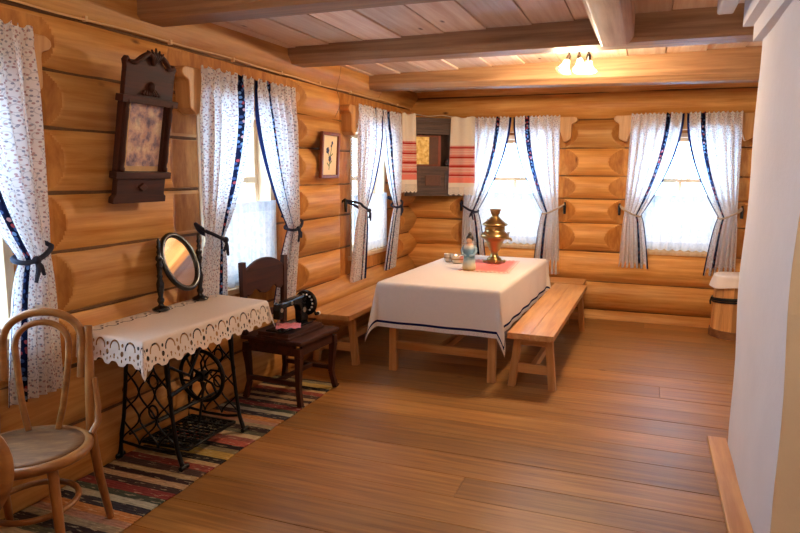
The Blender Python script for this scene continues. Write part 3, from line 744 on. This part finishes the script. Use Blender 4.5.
# ------------------------------------------------------------------ tables and benches
def bench(loc, L, W, H, label, rz=0, apron=True, name='bench', endleg=.16):
    e=thing(name,label,'bench',loc,rz,'pine benches round the table'); t=.045
    mb=MB(); 
    for k in range(2):
        mb.tone=.3*(R()-.5); mb.box(-W/2+W/2*k+.0002,-W/2+W/2*(k+1)-.0002,0,L,H-t,H)
    mb.build('seat',M['pine_y'],e,bevel=.004)
    for y in (endleg,L-endleg):
        for s in (-1,1):
            mb=MB(); mb.tone=.3*(R()-.5); mb.bar((s*(W/2-.015),y+(-.0 if y<L/2 else .0),0),(s*(W/2-.055),y,H-t),.055,.05,up=(0,1,0)); mb.build('leg',M['pine_z'],e,bevel=.003)
        mb=MB(); mb.box(-W/2+.075,W/2-.075,y-.018,y+.018,H-t-.075,H-t-.005); mb.build('apron',M['pine_x'],e,bevel=.002)
        mb=MB(); mb.box(-W/2+.055,W/2-.055,y-.016,y+.016,.115,.185); mb.build('cross_stretcher',M['pine_x'],e,bevel=.002)
    mb=MB(); mb.box(-.02,.02,endleg+.016,L-endleg-.016,.125,.18); mb.build('long_stretcher',M['pine_y'],e,bevel=.002)
    return e
bench((-.735,4.63,0),2.35,.335,.45,'pine bench along the right side of the clothed table',radians(-.8))
bench((-2.395,4.68,0),2.55,.40,.45,'pine bench standing along the left log wall')
bench((-2.14,7.225,0),1.56,.38,.45,'pine bench along the back wall under the samovar window',-pi/2)
# dining table
e=thing('dining_table','long pine table under a white cloth in the middle of the room','table',(-1.461,4.68,0),radians(-1.5))
LT,WT=1.96,.95
mb=MB().box(-WT/2,WT/2,0,LT,.705,.745); mb.build('tabletop',M['pine_y'],e,bevel=.004)
for y in (.14,LT-.14):
    for s in (-1,1):
        mb=MB(); mb.tone=.3*(R()-.5); mb.box(s*.41-.03,s*.41+.03,y-.03,y+.03,0,.705); mb.build('leg',M['pine_z'],e,bevel=.003)
    mb=MB(); mb.box(-.38,.38,y-.018,y+.018,.185,.25); mb.build('cross_stretcher',M['pine_x'],e,bevel=.002)
    mb=MB(); mb.box(-.38,.38,y-.015,y+.015,.61,.70); mb.build('apron',M['pine_x'],e,bevel=.002)
mb=MB(); mb.box(-.025,.025,.158,LT-.158,.19,.245); mb.build('long_stretcher',M['pine_y'],e,bevel=.002)

def drape_cloth(name, W, L, ztop, drop, res, fr, mat, flare=.10, fold=.012, nf=5.0, hemf=None, cf=1.2):
    """rectangular cloth over a W x L top; drop(side) hang; corners hang as cones"""
    dx0,dx1,dy0,dy1=drop
    us=[]; 
    def axis(h,d0,d1):
        a=[-h-d0+ (d0)*i/ max(1,int(d0/res)) for i in range(max(1,int(d0/res)))] if d0>0 else []
        n=max(2,int(2*h/res)); b=[-h+2*h*i/n for i in range(n+1)]
        k=max(1,int(d1/res)); c=[h+d1*(i+1)/k for i in range(k)] if d1>0 else []
        return a+b+c
    U=axis(W/2,dx0,dx1); V=axis(L/2,dy0,dy1)
    def fn(i,j):
        u,v=U[i],V[j]; a=max(0,abs(u)-W/2); b=max(0,abs(v)-L/2); su=1 if u>0 else -1; sv=1 if v>0 else -1
        if a==0 and b==0: return fr(u,v,ztop+.0008*sin(u*31)*sin(v*23))
        r=hypot(a,b); ph=atan2(b,a)
        cu=max(-W/2,min(W/2,u)); cv=max(-L/2,min(L/2,v))
        if hemf: 
            dm={True:(dx1 if su>0 else dx0),False:(dy1 if sv>0 else dy0)}[a>=b]
            al=v if a>=b else u
            r=r+hemf(al)*max(0,(max(a,b)/max(dm,1e-6)))**3
        fl=flare*(1+ (cf*sin(2*ph) if a>0 and b>0 else 0))
        s=(v if a>0 and b==0 else u if b>0 and a==0 else (W+L)*.5*(su*sv))
        wv=fold*sin(s*2*pi*nf/1.0+ (1.3 if a>0 else .2))*min(1,r/.25) if not (a>0 and b>0) else 0
        rr=min(r,.012); out=rr*.8+max(0,r-rr)*fl+wv+.004; z=ztop-max(0,r-.004)*sqrt(max(0,1-fl*fl))
        return fr(cu+su*cos(ph)*out*(1 if a>0 else 0), cv+sv*sin(ph)*out*(1 if b>0 else 0), z)
    def uvf(i,j):
        u,v=U[i],V[j]; du=min(u-U[0],U[-1]-u) if True else 9; dv=min(v-V[0],V[-1]-v)
        if dx0==0: du=U[-1]-u
        return (v if du<dv else u, min(du,dv))
    mb=MB(); mb.grid(len(U)-1,len(V)-1,fn,uvf); return mb
mb=drape_cloth('tablecloth',.965,1.985,.7485,(.345,.335,.355,.30),.022,lambda a,b,z: Vector((a,b,z)),M['linen'],flare=.045,fold=.006,nf=2.6,cf=3.6)
# a pressed fold line down the middle of the front drop is only cloth relief
o=mb.build('tablecloth',M['linen'],fix=False); o.location=(-1.435,5.66,0); o.rotation_euler=(0,0,radians(-1.5)); tag(o,'white tablecloth with a dark blue hem stripe draped over the long table','tablecloth')

# napkin, samovar, figurine, bowls
mb=MB(); mb.grid(24,24,lambda i,j: Vector(((i/24-.5)*.46,(j/24-.5)*.86,.0+.0015*sin(i*.9)*sin(j*.7))),lambda i,j:(i/24,j/24)); 
o=mb.build('napkin',M['napk'],fix=False); o.location=(-1.33,5.92,.7525); o.rotation_euler=(0,0,radians(4)); tag(o,'red napkin with a pale toothed border under the samovar','napkin')
e=thing('samovar','tall brass samovar standing on the red napkin','samovar',(-1.335,6.10,.7545),radians(70)); e.scale=(.95,.95,.95)
mb=MB(); mb.box(-.08,.08,-.08,.08,.014,.032)
mb.lathe([(.001,.032),(.078,.032),(.070,.045),(.050,.062),(.038,.08),(.034,.105),(.044,.122)],n=28)
for a in (-1,1):
    for b in (-1,1): mb.ball(.018,(a*.072,b*.072,.016),10,(1,1,.85))
mb.build('foot',M['brass'],e)
mb=MB(); mb.lathe([(.040,.12),(.055,.132),(.056,.145),(.062,.16),(.074,.185),(.082,.208),(.092,.226),(.112,.240),(.136,.254),(.143,.268),(.139,.282),(.122,.300),(.100,.318),(.092,.332),(.094,.336),(.094,.342),(.094,.366),(.100,.372),(.124,.380),(.127,.388),(.112,.402),(.076,.428),(.055,.448),(.042,.462)],n=40); mb.build('body',M['brass'],e)
mb=MB(); mb.lathe([(.040,.46),(.036,.472),(.037,.486),(.046,.494),(.048,.512),(.054,.530),(.059,.535),(.055,.538),(.045,.525),(.040,.495),(.001,.488)],n=28); mb.build('chimney_collar',M['brass'],e)
for s in (-1,1):
    mb=MB(); mb.tube([(s*.125,0,.29),(s*.155,0,.300),(s*.172,0,.325),(s*.166,0,.352),(s*.156,0,.358)],[.010,.009,.009,.011,.009],8); mb.ball(.015,(s*.164,0,.356),10); mb.build('handle',M['brass'],e)
mb=MB(); mb.tube([(0,-.10,.255),(0,-.145,.258),(0,-.185,.255),(0,-.195,.235)],[.016,.013,.011,.010],8); mb.tube([(0,-.155,.26),(0,-.158,.31)],.005,6); mb.tube([(-.022,-.158,.312),(.022,-.158,.312)],.006,6); mb.build('tap',M['brass'],e)
for s in (-1,1):
    mb=MB(); mb.tube([(s*.092,.02,.39),(s*.092,.02,.435)],.006,6); mb.disc(0,.018,.008,(s*.092,.02,.437),14); mb.build('lid_knob',M['brass'],e)
def fig_mat():
    g=G('painted_figurine'); x,y,z=g.sep(g.coord()); n=g.noise(g.coord(),25.0,3.0)
    zz=g.m('ADD',z,g.m('MULTIPLY',g.m('SUBTRACT',n,.5),.05))
    col=g.ramp(g.m('MULTIPLY',zz,4.0),[(.0,(178,140,64)),(.12,(200,186,150)),(.30,(168,184,186)),(.42,(86,132,160)),(.62,(112,146,170)),(.74,(206,200,190)),(.80,(196,150,120))])
    return g.fin(g.bsdf(col,.3))
e=thing('figurine','small painted figurine in blue and cream with dark hair on the table','figurine',(-1.44,5.56,.7545)); e.scale=(1.13,1.13,1.15)
mb=MB(); mb.lathe([(.001,0),(.052,.0),(.054,.02),(.048,.06),(.043,.11),(.046,.15),(.044,.18),(.026,.20),(.016,.21),(.001,.212)],n=20); mb.build('body',fig_mat(),e)
for s in (-1,1):
    mb=MB(); mb.tube([(s*.038,0,.185),(s*.056,-.01,.15),(s*.045,-.035,.12),(s*.015,-.048,.115)],[.012,.012,.010,.008],8); mb.build('arm',plain('pale_blue_sleeve',(140,166,184),.4),e)
mb=MB(); mb.ball(.024,(0,-.004,.228),14,(1,1,1.15)); mb.build('head',plain('painted_face',(206,160,130),.4),e)
mb=MB(); mb.ball(.030,(0,.006,.240),14,(1,1,1.05)); mb.ball(.016,(0,.008,.276),10); mb.build('hair',plain('dark_hair_paint',(48,38,28),.4),e)
def bowl(loc,r,h,label):
    e=thing('bowl',label,'bowl',loc,0,'small metal bowls on the table')
    mb=MB(); mb.lathe([(.001,.0),(r*.7,.0),(r*.95,.012),(r,.03),(r,h),(r*1.03,h+.003),(r*.96,h),(r*.93,.03),(r*.6,.012),(.001,.01)],n=24); mb.build('vessel',M['steel'],e)
    mb=MB(); mb.disc(r*1.0,r*1.035,.008,(0,0,h*.55),24); mb.build('rim_band',M['brass'],e)
bowl((-1.655,5.95,.7515),.058,.075,'small round metal bowl beside the figurine, nearer to it')
bowl((-1.765,6.02,.7515),.042,.075,'small dull metal bowl farthest left on the table')

# ------------------------------------------------------------------ treadle sewing table
e=thing('sewing_table','black cast iron treadle sewing table under the lace-edged cloth','table',(-2.42,2.98,.0105))
mb=MB(); mb.box(-.185,.235,-.535,.415,.762,.797); mb.build('tabletop',M['dark_y'],e,bevel=.004)
def side(y):
    mb=MB(); T=lambda pts,r=.0085: mb.tube([(a,y,b) for a,b in pts],r,6)
    T([(-.17,.75),(-.175,.62),(-.19,.45),(-.215,.25),(-.25,.08),(-.26,.008)],[.012,.012,.011,.011,.014,.02])
    T([(.085,.75),(.09,.62),(.10,.45),(.12,.25),(.14,.10),(.165,.03),(.175,.008)],[.016,.018,.012,.011,.012,.014,.02])
    mb.bar((-.20,y,.74),(.14,y,.74),.03,.025)
    # flowing lattice
    n=3
    for k in range(4):
        z0=.10+.15*k
        wl=lambda z,t: (-.25+(z)*.10)*(1-t)+(.150-(z)*.085)*t
        for (a,b) in ((0,.33),(.33,.0),(.33,.66),(.66,.33),(.66,1),(1,.66)):
            pts=[]
            for q in range(7):
                s=q/6; z=z0+.15*s; t=a+(b-a)*(s*s*(3-2*s)); pts.append((wl(z,t),z))
            T(pts,.0055)
    T([(-.245,.10),(-.10,.085),(.05,.085),(.14,.10)],.009)
    for zc,rr,xc in ((.66,.035,-.06),(.66,.035,.05),(.47,.03,0),(.30,.03,-.01)):
        T([(xc+rr*cos(t*pi/8),zc+rr*1.2*sin(t*pi/8)) for t in range(17)],.006)
    mb.tube([(-.26,y-.03,.016),(-.255,y,.02),(-.26,y+.03,.016)],.014,6); mb.tube([(.18,y-.03,.016),(.175,y,.02),(.18,y+.03,.016)],.014,6)
    mb.build('side_frame',M['iron'],e)
side(-.29); side(.28)
mb=MB(); mb.tube([(-.10,-.27,.60),(.0,.0,.42),(-.10,.30,.60)],.010,6); mb.tube([(.0,-.27,.24),(.0,.30,.24)],.009,6); mb.tube([(-.2,-.27,.14),(-.2,.30,.14)],.008,6); mb.build('cross_brace',M['iron'],e)
mb=MB(); wc=(-.06,.19,.355); mb.tube([(wc[0]+.155*cos(t*pi/24),wc[1],wc[2]+.155*sin(t*pi/24)) for t in range(48)],.013,8,closed=True)
mb.disc(0,.032,.05,wc,16,'y')
for k in range(6):
    t=k*pi/3+.3; c1=Vector((cos(t),0,sin(t))); c2=Vector((-sin(t),0,cos(t)))
    mb.tube([Vector(wc)+c1*.03,Vector(wc)+c1*.08+c2*.022,Vector(wc)+c1*.145],[.009,.007,.008],6)
mb.build('flywheel',M['iron'],e)
mb=MB(); mb.tube([(.10,-.29,.40),(-.06,.19,.355),(-.06,.28,.355)],.012,8); mb.tube([(-.02,.16,.33),(-.02,.10,.10)],.008,6); mb.build('crank_axle',M['iron'],e)
mb=MB(); z=.085
for i in range(9): mb.tube([(-.15+.033*i,-.22,z),(-.15+.037*i,.20,z)],.0055,5)
for i in range(12): mb.tube([(-.155,-.22+.038*i,z+.003),(.15,-.22+.038*i,z+.003)],.0055,5)
for i in range(4):
    for j in range(5): mb.tube([(-.113+.075*i+.03*cos(t*pi/5),-.18+.082*j+.03*sin(t*pi/5),z+.006) for t in range(10)],.005,5,closed=True)
mb.tube([(-.16,-.225,z),(.155,-.225,z),(.155,.205,z),(-.16,.205,z)],.010,6,closed=True); mb.build('treadle_pedal',M['iron'],e)
# lace edged cloth : back edge lies against the wall
Wc,Lc=.45,1.07
zig=lambda al: .030*abs(((al/.105)%1)*2-1) -.010*abs(((al/.035)%1)*2-1)
sk=lambda a,b,z: Vector((a-.008*b, b-.14*a*(1 if z>.7 else 1), z))
mb=drape_cloth('c',Wc,Lc,.7885,(.012,.125,.115,.125),.0105,sk,None,flare=.12,fold=.010,nf=3.1,hemf=zig)
# hanging thread tassel at the near corner
o=mb.build('lace_tablecloth',M['cutwork'],fix=False); o.location=(-2.39,2.91,.0235); tag(o,'white cloth with pointed cutwork lace border on the sewing table','tablecloth')

# ------------------------------------------------------------------ tilting mirror
e=thing('dressing_mirror','black oval tilting mirror on two turned posts on the lace cloth','mirror',(-2.55,3.10,.818))
prof=[(.001,0),(.048,.0),(.050,.008),(.036,.016),(.018,.024),(.013,.035),(.020,.05),(.020,.06),(.013,.075),(.020,.12),(.022,.15),(.013,.18),(.018,.195),(.013,.205),(.015,.24),(.020,.26),(.012,.275),(.020,.29),(.018,.305),(.009,.315),(.013,.33),(.008,.345),(.014,.36),(.009,.372),(.010,.39),(.005,.405),(.001,.41)]
for y in (-.175,.175):
    mb=MB(); mb.lathe(prof,(0,y,0),16); po=mb.build('turned_post',M['black'],e)
tl=radians(-22); Mt=Matrix.Rotation(tl,3,'Y'); c=Vector((0,0,.255))
mb=MB(); mb.tube([c+Mt@Vector((0,.135*cos(t*pi/24),.165*sin(t*pi/24))) for t in range(48)],.017,8,closed=True)
for s in (-1,1): mb.tube([c+Vector((0,s*.148,0)),c+Vector((0,s*.175,0))],.007,6)
mb.build('oval_frame',M['black'],e)
mb=MB(); mb.add([c+Mt@Vector((0,.133*cos(t*pi/24),.163*sin(t*pi/24))) for t in range(48)],[tuple(range(48))]); mb.build('mirror_glass',M['mirror'],e)

# ------------------------------------------------------------------ dark carved chair + sewing machine
e=thing('dining_chair','dark stained wooden chair with shaped back standing by the log wall','chair',(-2.345,4.01,.014),radians(-4))
def leg(x,y,dx,dy,z1=.40):
    mb=MB(); p=[(x+dx*.5,y+dy*.5,0),(x-dx*.35,y-dy*.35,.12),(x-dx*.2,y-dy*.2,.24),(x+dx*.1,y+dy*.1,.34),(x,y,z1)]; w=[.034,.032,.038,.046,.046]
    for a,b,w0,w1 in zip(p,p[1:],w,w[1:]): mb.bar(a,b,w0,w0,up=(0,1,0),w2=w1,h2=w1)
    mb.build('leg',M['dark_z'],e)
leg(.215,-.225,.03,-.02); leg(.215,.225,.03,.02); leg(-.215,-.225,-.03,-.02); leg(-.215,.225,-.03,.02)
mb=MB(); mb.box(-.25,.255,-.26,.26,.425,.455); mb.build('seat',M['dark_y'],e,bevel=.008)
for a in (((-.19,-.225,.385),(.19,-.225,.385)),((-.19,.225,.385),(.19,.225,.385)),((.215,-.20,.385),(.215,.20,.385)),((-.215,-.20,.385),(-.215,.20,.385))):
    mb=MB(); mb.bar(a[0],a[1],.025,.078); mb.build('apron',M['dark_y'],e)
for s in (-1,1):
    mb=MB(); mb.bar((-.205,s*.225,.15),(.205,s*.225,.15),.025,.03); mb.build('side_stretcher',M['dark_x'],e)
mb=MB(); mb.bar((.03,-.215,.15),(.03,.215,.15),.03,.025); mb.build('cross_stretcher',M['dark_y'],e)
for s in (-1,1):
    mb=MB(); p=[(-.225,s*.235,.455),(-.222,s*.24,.7),(-.222,s*.25,.965)]
    for a,b in zip(p,p[1:]): mb.bar(a,b,.042,.034,up=(1,0,0))
    mb.build('back_post',M['dark_z'],e)
top=[]; 
for i in range(13): t=i/12*2-1; top.append((t*.225,.90+.075*max(0,1-abs(t)**2.2)))
bot=[(.225,.745),(.19,.72),(.15,.735),(.12,.76),(.08,.75),(.05,.725),(.0,.715),(-.05,.725),(-.08,.75),(-.12,.76),(-.15,.735),(-.19,.72),(-.225,.745)]
mb=MB(); mb.prism(top+bot,-.010,.010,lambda a,b,d: Vector((d-.222,a,b))); mb.build('back_panel',M['dark_y'],e,bevel=.003)
mb=MB(); mb.bar((-.232,-.22,.56),(-.232,.22,.56),.02,.05); mb.build('back_rail',M['dark_y'],e)

e=thing('sewing_machine','black hand crank sewing machine on a wooden base on the dark chair','sewing machine',(-2.325,3.98,.4705),radians(-4)); e.scale=(.93,.93,.93)
mb=MB(); mb.box(-.135,.135,-.235,.235,0,.042); mb.box(-.145,.145,-.245,.245,0,.014); mb.build('wooden_base',M['dark_y'],e,bevel=.004)
mb=MB(); mb.box(-.075,.075,-.22,.20,.042,.056); mb.build('bed_plate',M['black'],e,bevel=.004)
mb=MB(); P=[(.20,.056),(.20,.20),(.185,.245),(.14,.265),(.02,.262),(-.10,.255),(-.15,.255),(-.185,.245),(-.19,.20),(-.19,.13),(-.135,.13),(-.132,.19),(-.10,.205),(.02,.205),(.075,.19),(.095,.15),(.10,.056)]
mb.prism(P,-.032,.032,lambda a,b,d: Vector((d,a,b))); mb.build('arm',M['black'],e,bevel=.012)
mb=MB(); mb.tube([(0,-.165,.285),(0,-.165,.075)],.007,8); mb.box(-.012,.012,-.175,-.155,.06,.076); mb.build('needle_bar',M['steel'],e)
for r_,y_,z_ in ((.016,-.165,.20),(.012,-.03,.232),(.02,.14,.15)):
    mb=MB(); mb.disc(0,r_,.006,(.034,y_,z_),14,'x'); mb.build('round_plate',M['steel'],e)
mb=MB(); c=Vector((0,.214,.190)); mb.tube([c+Vector((.088*cos(t*pi/20),0,.088*sin(t*pi/20))) for t in range(40)],.014,8,closed=True); mb.disc(0,.03,.05,c,16,'y')
for k in range(7):
    t=k*2*pi/7; mb.bar(c+Vector((.02*cos(t),0,.02*sin(t))),c+Vector((.085*cos(t),0,.085*sin(t))),.012,.03)
mb.disc(0,.075,.008,c+Vector((0,-.006,0)),24,'y'); hw_=mb.build('hand_wheel',M['black'],e)
mb=MB()
for k in range(14):
    t=k*2*pi/14; mb.ball(.0085,c+Vector((.068*cos(t),-.014,.068*sin(t))),8)
mb.build('wheel_dots',M['white'],hw_)
mb=MB(); mb.tube([c+Vector((0,.03,0)),c+Vector((.03,.05,-.05)),c+Vector((.05,.06,-.10))],[.012,.010,.009],8); mb.tube([c+Vector((.05,.06,-.10)),c+Vector((.05,.10,-.10))],[.012,.014],10); hc=mb.build('hand_crank',M['black'],e)
mb=MB(); mb.ball(.018,c+Vector((.05,.105,-.10)),10); mb.build('crank_knob',M['white'],hc)
def pk(i,j):
    u=i/14-.5; v=j/14-.5; return Vector((u*.17,v*.16,.004+.010*abs(sin(u*9+v*5))+.006*sin(v*14)**2))
mb=MB(); mb.grid(14,14,pk); o=mb.build('cloth_scrap',M['pink'],fix=False); o.location=(-2.27,3.85,.535); o.rotation_euler=(0,0,.5); tag(o,'pink cloth scrap lying under the sewing machine needle','cloth')

# ------------------------------------------------------------------ bentwood chairs
def bentwood(loc,rz,label,sc=1.0):
    e=thing('bentwood_chair',label,'chair',loc,rz); e.scale=(sc,)*3; rs=.205; hs=.46
    # local: chair faces -y
    mb=MB(); mb.tube([(rs*cos(t*pi/24),rs*1.0*sin(t*pi/24),hs-.018) for t in range(48)],.020,10,closed=True); mb.build('seat_ring',M['bent_x'],e)
    mb=MB(); mb.lathe([(.001,.004),(.08,.003),(.15,.005),(rs-.012,.010),(rs-.012,-.006),(.001,-.006)],(0,0,hs-.008),36); mb.build('seat',M['seatply'],e)
    for s in (-1,1):
        mb=MB(); mb.tube([(s*.125,-.135,hs-.03),(s*.14,-.155,.25),(s*.165,-.185,0)],[.019,.018,.014],10); mb.build('front_leg',M['bent'],e)
        mb=MB(); mb.tube([(s*.20,.29,0),(s*.185,.22,.22),(s*.178,.165,hs-.02),(s*.178,.185,.62),(s*.172,.225,.80),(s*.172,.232,.865)],[.015,.018,.019,.019,.017,.016],10); mb.build('rear_post',M['bent'],e)
        mb=MB(); mb.tube([(s*.196,.10,hs-.005),(s*.214,.135,hs+.03),(s*.210,.165,hs+.09),(s*.198,.182,hs+.20)],[.013,.013,.012,.010],8); mb.build('hip_brace',M['bent'],e)
    arch=lambda w,zb,zt,r: [(w*cos(pi*t/24),.205+.12*((zb+(zt-zb)*sin(pi*t/24))-.80)+.0,zb+(zt-zb)*sin(pi*t/24)**.85) for t in range(25)]
    yb=lambda z: .165+.165*(z-.46)
    pts=[]
    for t in range(0,33):
        a=pi*t/32; x=.148*cos(a); z=.80+.125*max(0,sin(a))**.8; pts.append((x,yb(z),z))
    pts=[(.144,yb(.66),.66),(.147,yb(.73),.73)]+pts+[(-.147,yb(.73),.73),(-.144,yb(.66),.66)]
    mb=MB(); mb.tube(pts,.0165,10); mb.build('outer_hoop',M['bent_x'],e)
    pts=[(.055,.165,hs),(.075,yb(.55),.55),(.088,yb(.65),.65),(.097,yb(.74),.74)]
    for t in range(0,25):
        a=pi*t/24; z=.79+.095*sin(a)**.85; pts.append((.100*cos(a),yb(z)-.006,z))
    pts+=[(-.097,yb(.74),.74),(-.088,yb(.65),.65),(-.075,yb(.55),.55),(-.055,.165,hs)]
    mb=MB(); mb.tube(pts,.0125,10); mb.build('inner_hoop',M['bent_x'],e)
    mb=MB(); mb.tube([(.150*cos(t*pi/20),.03+.165*sin(t*pi/20),.225) for t in range(40)],.012,8,closed=True); mb.build('leg_ring',M['bent_x'],e)
    return e
bentwood((-2.265,1.80,.014),radians(31),'worn bentwood chair with double hoop back in the left foreground',1.065)
# spinning wheel, mostly outside the frame
e=thing('spinning_wheel','round grooved wooden wheel in the bottom left corner, beside the bentwood chair','spinning wheel',(-1.87,1.18,.0105),radians(53))
wz=.70; Rr=.20
mb=MB(); mb.lathe([(Rr-.045,-.016),(Rr-.03,-.020),(Rr-.012,-.018),(Rr-.008,-.012),(Rr,-.010),(Rr,.010),(Rr-.008,.012),(Rr-.012,.018),(Rr-.03,.020),(Rr-.045,.016),(Rr-.045,-.016)],(0,0,wz),40,'y'); wh=mb.build('wheel_rim',M['bent_x'],e)
mb=MB(); mb.lathe([(.001,-.05),(.022,-.05),(.034,-.02),(.034,.02),(.022,.05),(.001,.05)],(0,0,wz),16,'y'); mb.build('hub',M['bent'],e)
for k in range(8):
    t=k*pi/4+.2; c1=Vector((cos(t),0,sin(t))); mb=MB(); mb.tube([Vector((0,0,wz))+c1*q for q in (.03,.06,.09,.12,.158)],[.009,.014,.008,.013,.008],8); mb.build('spoke',M['bent'],e)
for y in (-.075,.075):
    mb=MB(); mb.tube([(-.03,y,.40),(-.02,y,.55),(0,y,wz+.03)],[.016,.020,.014],8); mb.build('wheel_post',M['bent'],e)
mb=MB(); mb.tube([(0,-.085,wz),(0,.085,wz)],.008,8); mb.build('axle',M['iron'],e)
mb=MB(); mb.box(-.52,.06,-.11,.11,.365,.405); mb.build('bench_plank',M['bent_x'],e,bevel=.006)
for p in ((.02,-.07,.05,-.13),(.02,.07,.05,.13),(-.46,0,-.60,0)):
    mb=MB(); mb.tube([(p[0],p[1],.37),(p[2]*.6+p[0]*.4,p[3]*.6+p[1]*.4,.16),(p[2],p[3],0.0)],[.018,.022,.014],8); mb.build('leg',M['bent'],e)

# ------------------------------------------------------------------ runner
mb=MB(); mb.grid(30,200,lambda i,j: Vector((-2.685+.57*i/30+.004*sin(j*.35),.2+4.12*j/200,.0085+.001*sin(j*.61+i*.4)*sin(i*.9))))
nv=len(mb.v)
o=mb.build('runner_rug',M['rug'],fix=False); so=o.modifiers.new('thickness','SOLIDIFY'); so.thickness=.006; so.offset=-1
tag(o,'colourful striped rag runner along the left wall','rug')

# ------------------------------------------------------------------ tub
e=thing('tub','tall wooden stave tub in the far right corner beside the stove','tub',(.885,7.12,0))
mb=MB()
for k in range(14):
    mb.tone=R()-.5; a0,a1=2*pi*k/14,2*pi*(k+.97)/14
    vs=[]
    for (r,z) in ((.222,0),(.205,.62)):
        for rr in (r-.018,r):
            for a in (a0,a1): vs.append(Vector((rr*cos(a),rr*sin(a),z)))
    mb.add(vs,[(2,3,7,6),(0,4,5,1),(4,6,7,5),(0,1,3,2),(0,2,6,4),(1,5,7,3)])
mb.build('staves',M['tubw'],e)
mb=MB(); mb.lathe([(.001,.60),(.20,.60),(.205,.615),(.001,.625)],n=24); mb.build('lid',M['tubw'],e)
mb=MB(); mb.disc(.215,.232,.075,(0,0,.05),30); mb.build('hoop',M['tubhoop'],e)
mb=MB(); 
for z in (.375,.395,.41): mb.tube([(.222*cos(t*pi/15),.222*sin(t*pi/15),z+.02*sin(t*pi/15+2)) for t in range(30)],.008,6,closed=True)
mb.tube([(-.228,-.05,.40),(-.24,-.06,.36),(-.235,-.055,.33)],.008,6); mb.build('strap',M['iron'],e)
def tc(i,j):
    r=.30*j/20; a=2*pi*i/48; 
    if r<=.205: return Vector((r*cos(a),r*sin(a),.632+.003*sin(a*3)))
    d=r-.205; rr=.215+.03*d/.1+.012*sin(a*7)*min(1,d/.06); return Vector((rr*cos(a),rr*sin(a),.632-d*1.2-.02*sin(a*2+1)*d/.1))
mb=MB(); mb.grid(48,20,tc,lambda i,j:(i*.03,.3)); o=mb.build('white_cloth',M['linen'],fix=False); o.location=(.885,7.12,0); tag(o,'white cloth laid over the top of the wooden tub','cloth')

# ------------------------------------------------------------------ daylight and render look
w=bpy.data.worlds.new('sky'); S.world=w; w.use_nodes=True; nt=w.node_tree; bg=nt.nodes['Background']
tc_=nt.nodes.new('ShaderNodeTexCoord'); sp=nt.nodes.new('ShaderNodeSeparateXYZ'); nt.links.new(tc_.outputs['Generated'],sp.inputs[0])
rp=nt.nodes.new('ShaderNodeValToRGB'); rp.color_ramp.elements[0].position=.0; rp.color_ramp.elements[0].color=(.42,.71,1,1); rp.color_ramp.elements[1].position=.7; rp.color_ramp.elements[1].color=(.40,.67,1,1)
nt.links.new(sp.outputs[2],rp.inputs[0]); nt.links.new(rp.outputs[0],bg.inputs[0]); bg.inputs[1].default_value=22.0
def portal(c,fr,rot):
    L=bpy.data.lights.new('window_portal','AREA'); L.shape='RECTANGLE'; L.size=.89; L.size_y=1.24; L.cycles.is_portal=True
    o=bpy.data.objects.new('window_portal',L); COL.objects.link(o); o.location=fr(c,-.22,1.41); o.rotation_euler=rot
for c in WL: portal(c,frL,(radians(90),0,radians(-90)))
for c in WB: portal(c,frB,(radians(-90),0,0))
v=S.view_settings; v.view_transform='Standard'; v.look='None'; v.gamma=1; v.exposure=0.07; v.use_curve_mapping=False
S.cycles.max_bounces=10; S.cycles.diffuse_bounces=5; S.cycles.transparent_max_bounces=16; S.cycles.transmission_bounces=8
S.cycles.use_denoising=True; S.cycles.sample_clamp_indirect=20.0
S.cycles.use_adaptive_sampling=False
